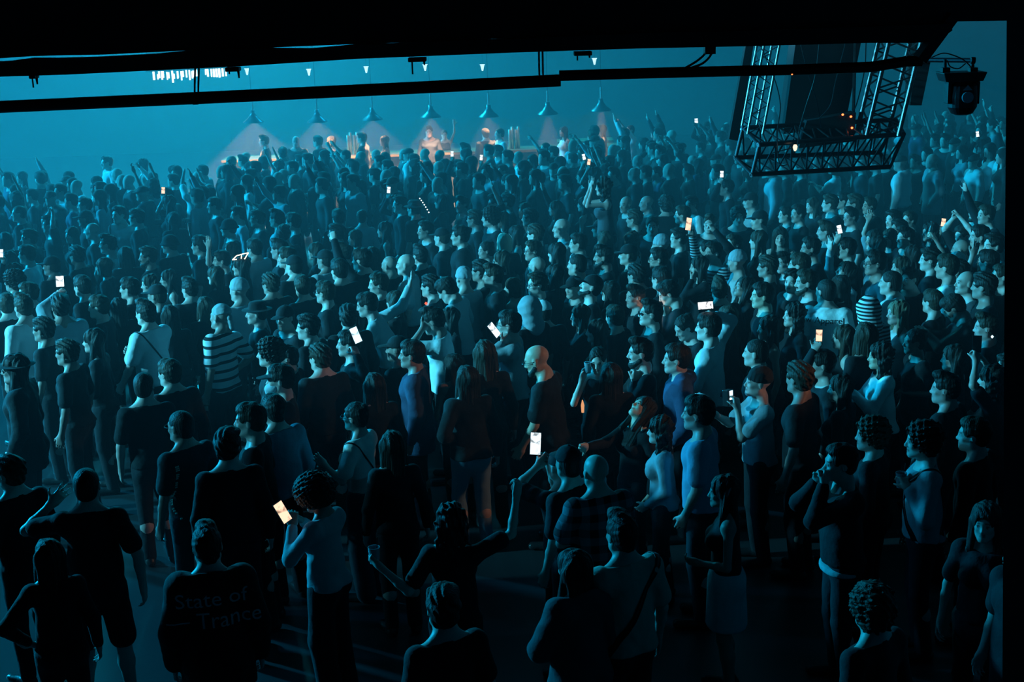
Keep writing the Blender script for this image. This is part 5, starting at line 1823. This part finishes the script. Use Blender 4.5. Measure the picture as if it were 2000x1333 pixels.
phone(at_y(695, 655, P['xy'][1] - 0.33), TOCAM(at_y(695, 655, P['xy'][1])) + np.array([0.2, 0, 0]), (-0.32, 0, 1), 'lit phone tilted beside the young man in profile', SCREEN_BLUE)
P = hero(120, 603, 35, 'dark-haired person in a pale hooded top with one elbow raised to hold a phone', 'the person with the raised white phone', hair='short', hgt=1.74, top='hoodie', col=(0.28, 0.34, 0.38), handL=(117, 566, 0.28, 'grip', (-1, 0, -0.2)))
phone(at_y(117, 550, P['xy'][1] + 0.30), TOCAM(at_y(117, 550, P['xy'][1])), (0.05, 0, 1), 'white glowing phone at far left, held above the crowd', SCREEN_W, 0.09, 0.13)
# ---- middle rows -------------------------------------------------------------
P = hero(845, 627, 86, 'man in a white t-shirt covering his mouth with one hand', 'the man covering his mouth', hair='quiff', hgt=1.84, col=(0.62, 0.68, 0.70), loose=0.010, armL='face', hpitch=12, lean=5, h=0.0086)
P = hero(993, 634, 84, 'man in glasses and a grey shirt raising a lit phone before his face', 'the man in glasses with a phone', hair='short', wear=('glasses',), hgt=1.82, top='long', col=(0.26, 0.30, 0.32), handL=(975, 664, -0.12, 'grip'), h=0.0086, armR='belly')
phone(at_y(965, 645, P['xy'][1] - 0.14), TOCAM(at_y(965, 645, P['xy'][1])) + np.array([0.7, 0, 0.2]), (-0.75, 0, 1), 'lit phone tilted before the face of the man in glasses', SCREEN_W)
P = hero(872, 567, 72, 'dark-haired man in a pale blue t-shirt bowing his head', 'the bowing man in the pale t-shirt', hair='short', hgt=1.84, col=(0.55, 0.62, 0.65), loose=0.010, hpitch=32, lean=6, armL='down', armR='pocket', h=0.0092)
P = hero(716, 596, 88, 'man leaning forward in a pale shirt with one long arm reaching back', 'the leaning man with a reaching arm', hair='short', hgt=1.80, top='long', col=(0.34, 0.40, 0.42), lean=24, handR=(806, 548, 0.15, 'open', (0.3, -1, -0.4)), armL='belly', h=0.0092)
P = hero(792, 517, 84, 'bald man in a white shirt right behind the reaching arm', 'the bald man in white', hair='bald', hgt=1.82, top='tee', col=(0.55, 0.6, 0.62), loose=0.012)
P = hero(760, 519, 60, 'bald man in black whose round head stands beside the bald man in white', None, hair='bald', hgt=1.80)
P = hero(470, 522, 96, 'long-haired woman wearing a glowing outlined visor on her head', 'the woman with the glowing visor', fem=1, hair='long', hgt=1.70, top='long')
vis = MB()
fr_ = lambda x, y: at_y(x, y, P['xy'][1] - 0.05)
vis.tube([fr_(454, 508), fr_(462, 500), fr_(472, 497), fr_(485, 494), fr_(478, 506), fr_(471, 508), fr_(460, 507), fr_(454, 508)], 0.006, 6)
vis.tube([fr_(472, 497), fr_(471, 508)], 0.006, 6)
ov = vis.build('visor_tube', emit_mat('visor_glow', (1.0, 0.82, 0.55), 3.2))
ov.parent = P['root']; ov.matrix_parent_inverse = P['root'].matrix_world.inverted(); ov['label'] = 'glowing pale outlined visor'
P = hero(432, 509, 110, 'man in dark clothes with one bare arm raised beside his face', 'the man with the raised bare arm', hair='short', hgt=1.76, handR=(404, 474, -0.1, 'flat', (0.4, 0, -1)))
P = hero(210, 478, 92, 'dark-haired man in a white vest looking to the stage side', 'the man in the white vest', hair='quiff', hgt=1.80, top='tank', col=(0.5, 0.56, 0.58))
P = hero(232, 420, 150, 'short-haired man in a white shirt with a dark diagonal strap', 'the man in white with a diagonal strap', hair='short', hgt=1.84, col=(0.55, 0.6, 0.62), loose=0.010)
strap(P['root'], P['J'], P['shirt'].data, 0.6, 0.016, side=1)
P = hero(984, 474, 25, 'person with pale blond bobbed hair seen from behind', 'the pale blond head', fem=1, hair='bob', hairc=(0.42, 0.38, 0.30), hgt=1.68)
P = hero(898, 461, 88, 'heavy dark-haired man in a black suit jacket', 'the man in the suit jacket', hair='short', hgt=1.86, top='coat', loose=0.02)
P = hero(1096, 446, 94, 'bald man with a white collar showing at his neck', 'the bald man with a white collar', hair='bald', hgt=1.84, top='long', col=(0.45, 0.5, 0.52))
P = hero(1060, 610, 25, 'person in a white baseball cap seen from behind', 'the white cap', hair='buzz', wear=('cap',), wearc=(0.55, 0.6, 0.62), hgt=1.72)
P = hero(1154, 560, 92, 'bearded man in a black cap lifting his chin', 'the bearded man in the black cap', hair='buzz', wear=('cap', 'beard'), hgt=1.82, hpitch=-22, h=0.0092)
P = hero(1178, 502, 88, 'thick-bearded dark-haired man in a black crew neck', 'the thick-bearded man', hair='quiff', wear=('beard',), hgt=1.82)
P = hero(1285, 506, 92, 'man in heavy black glasses and dark top, chin level', 'the man in heavy glasses', hair='short', wear=('glasses',), hgt=1.80, h=0.0092)
P = hero(1364, 522, 95, 'long-haired woman pressing one hand to her cheek', 'the woman with a hand at her cheek', fem=1, hair='long', hgt=1.72, handL=(1343, 540, -0.06, 'fist'), top='long', h=0.0092)
P = hero(1392, 494, 118, 'man in a fine-striped shirt raising one sleeve and phone', 'the man with the striped sleeve', hair='short', hgt=1.80, top='long', mat=FINE_STRIPED, col=(0.30, 0.35, 0.38), handR=(1347, 450, -0.1, 'grip', (0.3, 0, -1)))
phone(at_y(1345, 438, P['xy'][1] - 0.12), TOCAM(at_y(1345, 438, P['xy'][1])) + np.array([-0.6, 0, 0]), (0.1, 0, 1), 'small warm lit phone above the striped sleeve', SCREEN_WARM)
P = hero(1524, 464, 168, 'long-haired woman in a black top facing the camera with a bare neckline', 'the woman with the bare neckline', fem=1, hair='long', hgt=1.72, top='tank', h=0.0092)
P = hero(1582, 485, 95, 'bearded man in a black t-shirt, neck bare, behind the lettered shirt', 'the bearded man behind the lettered shirt', hair='short', wear=('beard',), hgt=1.82, h=0.0092)
P = hero(1305, 573, 88, 'dark-haired man whose bowed face is lit warm by his phone', 'the man with the warm lit face', hair='short', hgt=1.82, hpitch=26, top='long', handL=(1290, 618, -0.05, 'grip'), h=0.0086)
pp = wpt(P, P['J']['head'] + P['J']['Rh'] @ V(0, 0.30, -0.12))
phone(pp, np.array(wpt(P, P['J']['head'])) - np.array(pp), (-0.3, 0, 1), 'glowing phone held under the bowed warm lit face', emit_mat('bright_warm_screen', (1.0, 0.70, 0.45), 16.0))
P = hero(1270, 613, 92, 'man in narrow sunglasses with a square jaw, in front of the warm lit face', 'the man in narrow sunglasses', hair='quiff', wear=('sunglasses',), hgt=1.80, hpitch=-6, top='long', h=0.0086)
P = hero(1336, 641, 112, 'young woman with tied hair looking down beside the raised phone', 'the young woman looking down', fem=1, hair='bun', hgt=1.68, hpitch=24, h=0.0092)
P = hero(1382, 640, 68, 'man in a pale shirt lifting a phone high to film', 'the man filming with the raised phone', hair='short', hgt=1.84, top='long', col=(0.45, 0.52, 0.55), loose=0.010, handR=(1398, 602, 0.10, 'grip', (0.9, -0.4, -0.2)), armL='belly', h=0.0086)
pw = at_y(1378, 597, P['xy'][1] + 0.08)
phone(pw, TOCAM(pw), (1, 0, 0.05), 'phone held sideways high in the crowd, its screen showing the crowd', emit_mat('filming_screen', (0.95, 0.96, 1.0), 1.5, 30), 0.074, 0.150)
P = hero(1453, 562, 100, 'woman with long dark hair lifting her chin, lips shown in profile', 'the woman lifting her chin', fem=1, hair='long', hgt=1.70, hpitch=-18, h=0.0092)
P = hero(1488, 578, 93, 'clean-shaven man in a black v-neck standing in sharp profile', 'the man in sharp profile', hair='short', hgt=1.84, h=0.0082, skin=(0.58, 0.40, 0.31))
P = hero(1550, 617, 98, 'smiling woman with dark wavy hair left of the lettered shirt', 'the smiling woman', fem=1, hair='wavy', hgt=1.72, hpitch=-6, h=0.0086)
P = hero(1612, 570, -24, 'man in a white shirt with black lettering on its back', 'the man in the lettered white shirt', hair='buzz', hgt=1.84, top='tee', col=(0.70, 0.74, 0.75), loose=0.014, armR='down', armL='down', hyaw=55, h=0.0086)
lettering(P['shirt'], P['shirt'].data, 'w Apparel', 0.092, 0.0, 0.375, P['J']['Rc'], P['J']['T'], (0.008, 0.008, 0.01))
P = hero(1650, 532, 104, 'woman tilting her head up with a denim sleeve stretched high', 'the woman with the raised denim sleeve', fem=1, hair='long', hgt=1.74, hpitch=-22, top='long', mat=DENIM, col=(0.38, 0.46, 0.50), handR=(1620, 476, 0.0, 'open', (0.3, 0, -1)), h=0.0092)
P = hero(1708, 514, 97, 'tall man in thin glasses and a grey t-shirt, back straight', 'the tall man in thin glasses', hair='short', wear=('glasses',), hgt=1.92, col=(0.10, 0.15, 0.17), h=0.0082)
P = hero(1738, 553, 66, 'close-cropped man in a white jacket turned away', 'the man in the white jacket', hair='buzz', hgt=1.84, top='coat', col=(0.55, 0.6, 0.62), h=0.0092)
P = hero(1776, 545, 122, 'man with flat-topped dark hair and a stern face', 'the flat-topped man', hair='quiff', hgt=1.82, h=0.0082)
P = hero(1752, 612, 97, 'fair-haired woman in a white strap top, hair over her back', 'the fair-haired woman', fem=1, hair='long', hairc=(0.16, 0.12, 0.08), hgt=1.72, top='tank', col=(0.6, 0.64, 0.66), h=0.0086)
P = hero(1692, 606, 30, 'person in a black and white striped hood', 'the striped hood', hair=None, wear=('hood',), wearc=(0.6, 0.64, 0.66), hgt=1.74, top='long', mat=FINE_STRIPED, col=(0.55, 0.6, 0.62))
for c in P['root'].children:
    if c.name.startswith('hood'):
        c.material_slots[0].link = 'OBJECT'; c.material_slots[0].material = FINE_STRIPED
P = hero(1862, 602, 72, 'man in black bowing his head over raised clapping hands', 'the bowing man clapping', hair='short', hgt=1.80, hpitch=34, lean=8, armL='clap', armR='clap', mat=SHINY, col=(0.03, 0.035, 0.04), top='long', h=0.0092)
P = hero(1886, 553, 95, 'bald man with open mouth in a grey t-shirt', 'the bald man with open mouth', hair='bald', hgt=1.82, hpitch=-6, col='g', h=0.0082)
P = hero(1866, 514, 100, 'person wearing a white headscarf behind the bald man', 'the white headscarf', hair=None, wear=('scarf',), wearc=(0.62, 0.66, 0.66), hgt=1.74)
P = hero(1928, 512, 62, 'man in a black t-shirt pointing one bare arm toward the stage', 'the man with the stretched bare arm', hair='short', hgt=1.84, handL=(1896, 486, 0.1, 'flat', (-0.2, 0, -1)), loose=0.010, h=0.0092)
P = hero(1880, 460, 120, 'man with both arms raised and wrists crossed above his head', 'the man with crossed wrists', hair='short', hgt=1.78, handL=(1869, 412, 0.0, 'fist', (-1, 0, 0.2)), handR=(1864, 414, 0.1, 'fist', (1, 0, 0)), hpitch=14)
P = hero(1816, 454, 105, 'person with wavy hair holding up a small bottle', 'the person holding up a bottle', fem=1, hair='wavy', hgt=1.72, handL=(1826, 462, -0.35, 'grip'))
bottle(hand_pt(P, 'L', 0.085, 0.035) + Vector((0, 0, 0.05)), 'dark bottle held up near the two warm lights', 0.1)
P = hero(1706, 468, 105, 'person in a grey top curving one bare arm overhead', 'the person with the curved arm', fem=1, hair='bob', hgt=1.72, top='tee', col=(0.2, 0.25, 0.28), handR=(1697, 420, 0.0, 'flat', (1, 0.3, 0.6)))
P = hero(1768, 465, 108, 'young dark-haired man with bold brows looking up', 'the young man with bold brows', hair='quiff', hgt=1.82, h=0.0092)
P = hero(1178, 366, 92, 'long-haired woman riding on shoulders above the crowd, hands lifted before her', 'the woman on shoulders', fem=1, hair='wavy', hgt=1.68, top='tank', col='g', z0=0.68, legs='bent', handL=(1150, 362, -0.08, 'open', (-0.4, 0, -1)), handR=(1146, 360, 0.1, 'open', (0.3, 0, -1)), h=0.0092)
P = hero(208, 318, 125, 'man in a pale t-shirt standing clear of the crowd far at left', 'the standing man in the pale t-shirt', hair='short', hgt=1.80, col=(0.5, 0.55, 0.58), h=0.011)
P = hero(278, 322, 120, 'woman in a white strapless top far at left', 'the woman in the strapless top', fem=1, hair='bob', hgt=1.72, top='tank', col=(0.6, 0.62, 0.62), h=0.011)
P = hero(808, 408, 60, 'person in a wide sun hat trimmed with white beads of light', 'the sun hat with light beads', hair='short', wear=('brim',), hgt=1.76)
bd = MB()
for i in range(7):
    bd.lathe(at_y(820 + i * 2.9, 388 + i * 3.6 + i * i * 0.15, P['xy'][1] - 0.12), [(0.003, -0.010), (0.011, 0), (0.003, 0.010)], 8)
ob = bd.build('light_beads', emit_mat('bead_glow', (0.85, 0.95, 1.0), 2.5)); ob.parent = P['root']; ob.matrix_parent_inverse = P['root'].matrix_world.inverted()
# ---- by the bar
BARP = [(515, 276, 100, 'q', 'k', 'short-haired person in dark clothes under the first bar lamp'), (552, 300, 20, 's', 'w', 'broad person in a pale shirt, back turned, between the first two bar lamps'),
        (578, 277, 180, '0', 'k', 'bald bartender with brightly lit head left of the second bar lamp'), (620, 277, 70, 's', 'k', 'dark-haired person right under the second bar lamp'),
        (646, 277, 100, 'B', 'w', 'fair-haired woman in a white strap top lit warm at the bar'), (706, 270, 80, 's', 'k', 'dark-haired man in black in front of the cup towers under the third lamp'),
        (750, 276, 100, 'L', 'r', 'long-haired woman lit warm right of the third bar lamp'), (838, 258, 180, 's', 'k', 'warm lit bartender facing out under the fourth bar lamp'),
        (868, 264, 190, 'n', 'k', 'bartender with raised shaker right of the fourth bar lamp'), (975, 262, 110, 'z', 'w', 'close-cropped man in a white shirt right of the fifth bar lamp'),
        (948, 262, 20, 's', 'k', 'dark-haired man whose back hides the fifth lamp beam'), (1100, 258, 120, 'L', 'w', 'fair long-haired person lit warm between the sixth and seventh lamps'),
        (1155, 268, 30, 's', 'k', 'dark person standing in the beam of the seventh bar lamp'), (1218, 262, 90, 's', 'w', 'person raising both warm lit hands right of the bar')]
for (x, y, fc, hr, cl, lb) in BARP:
    ordinary(x, y, fc, hr, cl, 'x' if 'both warm' in lb else ('v' if 'shaker' in lb else 'n'), label=lb, h=0.0145, top='tank' if 'strap' in lb else None)
# ---- the rest of the crowd, one by one
for line in ROWS.strip().splitlines():
    for it in line.split(';'):
        t = it.split()
        ordinary(float(t[0]), float(t[1]), float(t[2]), t[3], t[4], t[5], wear=t[6] if len(t) > 6 else '', v=(int(float(t[0])) * 3 + int(float(t[1]))) % 3)

# ---- upper rows of the crowd: standing close, still one object each
rs = np.random.RandomState(5)
BUDGET = 286
cand = []
for k in range(4000):
    px = rs.uniform(-40, 1990)
    py = rs.uniform(330, 415) - (px - 1000) * 0.028
    cand.append((px, py))
keys_ = 'sssqzcLLWBsnyLsCK0s'
cols_ = 'kkkkgknkktkkgwkkkfkkkw'
poses_ = 'nnnndlpnnnnnvHnnanhnJnnn'
for (px, py) in sorted(cand, key=lambda c: 0):
    if N_PEOPLE >= BUDGET:
        break
    hr = keys_[rs.randint(len(keys_))]; cl = cols_[rs.randint(len(cols_))]; ps = poses_[rs.randint(len(poses_))]
    fc = float(np.clip(rs.normal(88, 22), 15, 170))
    hg = rs.uniform(1.62, 1.86)
    p = at_z(px, py, hg * 0.925)
    if not free(p.x, p.y, 0.62):
        continue
    ordinary(px, py, fc, hr, cl, ps, hgt=hg, v=rs.randint(3))

# ---- far crowd: past the three hundred nearest, one object
FARM, ntf, bf = nodes_mat('far_crowd_cloth_and_skin')
at_ = ntf.nodes.new('ShaderNodeAttribute'); at_.attribute_name = 'tint'
ntf.links.new(at_.outputs['Color'], bf.inputs['Base Color'])
bf.inputs['Roughness'].default_value = 0.8
ARCH = []
for i, (ps, fem, top, hr) in enumerate((('n', 0, 'tee', 'short'), ('n', 1, 'long', 'long'), ('d', 0, 'long', 'quiff'), ('x', 1, 'tank', 'wavy'), ('U', 0, 'tee', 'buzz'), ('u', 0, 'long', 'short'), ('a', 1, 'tee', 'bob'), ('n', 0, 'hoodie', 'cap'), ('H', 1, 'long', 'bun'), ('k', 0, 'coat', None))):
    po = dict(P_ARMS[ps]); po['fem'] = fem; po['hyaw'] = (0, 15, -15)[i % 3]
    J = skeleton(po)
    parts = [('s', sdf_mesh([q for q in body_prims(J) if not (q.c[2] < 0.86 and abs(q.c[0]) < 0.16)], 0.025)), ('t', sdf_mesh(shirt_prims(J, top, 0.01, i), 0.032)), ('b', sdf_mesh(trousers_prims(J, 'long', i), 0.045))]
    if hr:
        v, f = sdf_mesh(hair_prims(hr), 0.020)
        v = v @ J['Rh'].T + J['head']
        parts.append(('h', (v, f)))
    ARCH.append(parts)
fv, ff, fc_ = [], [], []
nv = 0; nfar = 0
for k in range(9000):
    if nfar >= 290:
        break
    px = rs.uniform(-60, 2050); base = 292 - (px - 1000) * 0.038
    py = base + rs.uniform(-34, 62) if px > 1150 else base + rs.uniform(-4, 70)
    if px < 430:
        py = base + rs.uniform(18, 70)
    s = rs.uniform(0.93, 1.06)
    p = at_z(px, py, 1.62 * s)
    if p.y > 39 or not free(p.x, p.y, 0.48) or (LY + 0.4 < p.y < LY + 4.6 and bl.x - 0.3 < p.x < br.x + 0.6):
        continue
    placed.append((p.x, p.y)); nfar += 1
    A = ARCH[rs.choice([0, 0, 1, 1, 2, 3, 6, 7, 7, 8, 9, 9, 0, 1, 0, 1, 2, 9, 0, 1, 4, 0, 1, 5])]
    R = rz(float(np.clip(rs.normal(90, 25), 10, 175)) * D2R)
    tc = TOPC[cols_[rs.randint(len(cols_))]]
    cd = {'s': SKINS[rs.randint(5)], 't': tc, 'b': (0.012, 0.013, 0.018), 'h': (0.012, 0.009, 0.008)}
    for kind, (v, f) in A:
        fv.append(v @ R.T * s + np.array([p.x, p.y, 0])); ff.append(f + nv); fc_.append(np.tile(cd[kind], (len(v), 1)))
        nv += len(v)
fme = to_mesh('far_crowd', np.concatenate(fv), np.concatenate(ff), FARM, np.concatenate(fc_))
fo = bpy.data.objects.new('far_crowd', fme); COL.objects.link(fo)
tag(fo, 'hazy mass of small people at the very back of the hall', 'crowd', kind='stuff')

# ---- small lights and phones scattered in the crowd
SM = [(187, 374, 'w', 'small bright phone light far left, under the standing man in the pale t-shirt'), (315, 378, 'o', 'small warm phone light far left, right of the woman in the strapless top'),
      (1, 497, 'w', 'bright phone cut by the left edge of the photo'), (755, 377, 'w', 'small bright phone held up left of the sun hat with light beads'), (1145, 322, 'o', 'warm lit phone beneath the seventh bar lamp'),
      (1136, 312, 'w', 'white lit phone beneath the seventh bar lamp'), (880, 305, 'w', 'tiny bright phone below the fourth bar lamp'), (937, 312, 'w', 'pale phone held up below the fifth bar lamp'), (1066, 307, 'b', 'wide pale phone screen held up below the sixth bar lamp'),
      (1357, 239, 'w', 'twin point light far back, in the haze left of the truss'), (1404, 347, 'w', 'small phone light left of the near corner of the truss'), (1837, 436, 'o', 'orange lit phone held up near the bottle'),
      (1632, 452, 'w', 'phone lit between two raised hands above the denim sleeve'), (1590, 651, 'o', 'phone with double warm glint below the lettered white shirt'), (1903, 267, 'w', 'small phone light near the pillar, high in the crowd'),
      (1938, 658, 'b', 'small bright point on the object held beside the pillar')]
for (x, y, c, lb) in SM:
    small = y < 400
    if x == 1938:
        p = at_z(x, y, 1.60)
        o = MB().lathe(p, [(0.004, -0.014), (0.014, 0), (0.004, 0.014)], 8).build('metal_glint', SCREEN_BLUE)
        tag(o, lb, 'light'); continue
    dx = 14 if small else 20
    po = dict(fem=int(x) % 2)
    hr_ = 'long' if po['fem'] else 'short'
    hx, hy = (x + dx, y + (20 if small else 34)) if x > 30 else (x + 24, y + 36)
    if x == 1590:
        hx, hy = 1604, 712
    top_ = ('tee', 'long')[int(y) % 2]
    lab_, g_ = auto_label(hx, hy, 'L' if po['fem'] else 's', top_, 'k', 'H', 1)
    ty = y + (12 if x == 1590 else 0)
    P = hero(hx, hy, 88, lab_, None, fem=po['fem'], handR=(x, ty + (4 if small else 9), -0.05, 'grip', (0.4, 0, -1)), hair=hr_, top=top_, h=0.014 if small else 0.011)
    pz = hand_pt(P, 'R', 0.09, 0.03)
    phone(pz + Vector((0, -0.03, 0.06)), TOCAM(pz) + np.array([0.2, 0, 0]), (0.2 * math.sin(x), 0, 1), lb, {'w': SCREEN_W, 'o': SCREEN_WARM, 'b': SCREEN_BLUE}[c], 0.06 if y > 240 else 0.08, 0.11)
near_ = sum(1 for i in range(len(placed)) for j in range(i) if (placed[i][0] - placed[j][0]) ** 2 + (placed[i][1] - placed[j][1]) ** 2 < 0.30 ** 2)
print('CLOSE PAIRS', near_)
p = at_z(832, 593, 1.45)
o = MB().lathe(p, [(0.004, -0.016), (0.018, 0), (0.004, 0.016)], 8).build('red_light_pin', emit_mat('red_pin', (1.0, 0.10, 0.05), 2.0))
tag(o, 'tiny red light on dark clothing left of the bowing man in the pale t-shirt', 'light')
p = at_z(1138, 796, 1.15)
o = MB().lathe(p, [(0.012, -0.05), (0.016, 0.02), (0.004, 0.07)], 10).build('warm_glint_cup', emit_mat('warm_glint', (1.0, 0.45, 0.2), 0.8))  # emission stands in for the warm glint on the cup
tag(o, 'small drink with an orange glint before the woman facing the camera', 'drink')
print('PEOPLE', N_PEOPLE, 'FAR', nfar, 'poses', len(POSE_CACHE))
print('VERTS', sum(len(m.vertices) for m in bpy.data.meshes) / 1e6)
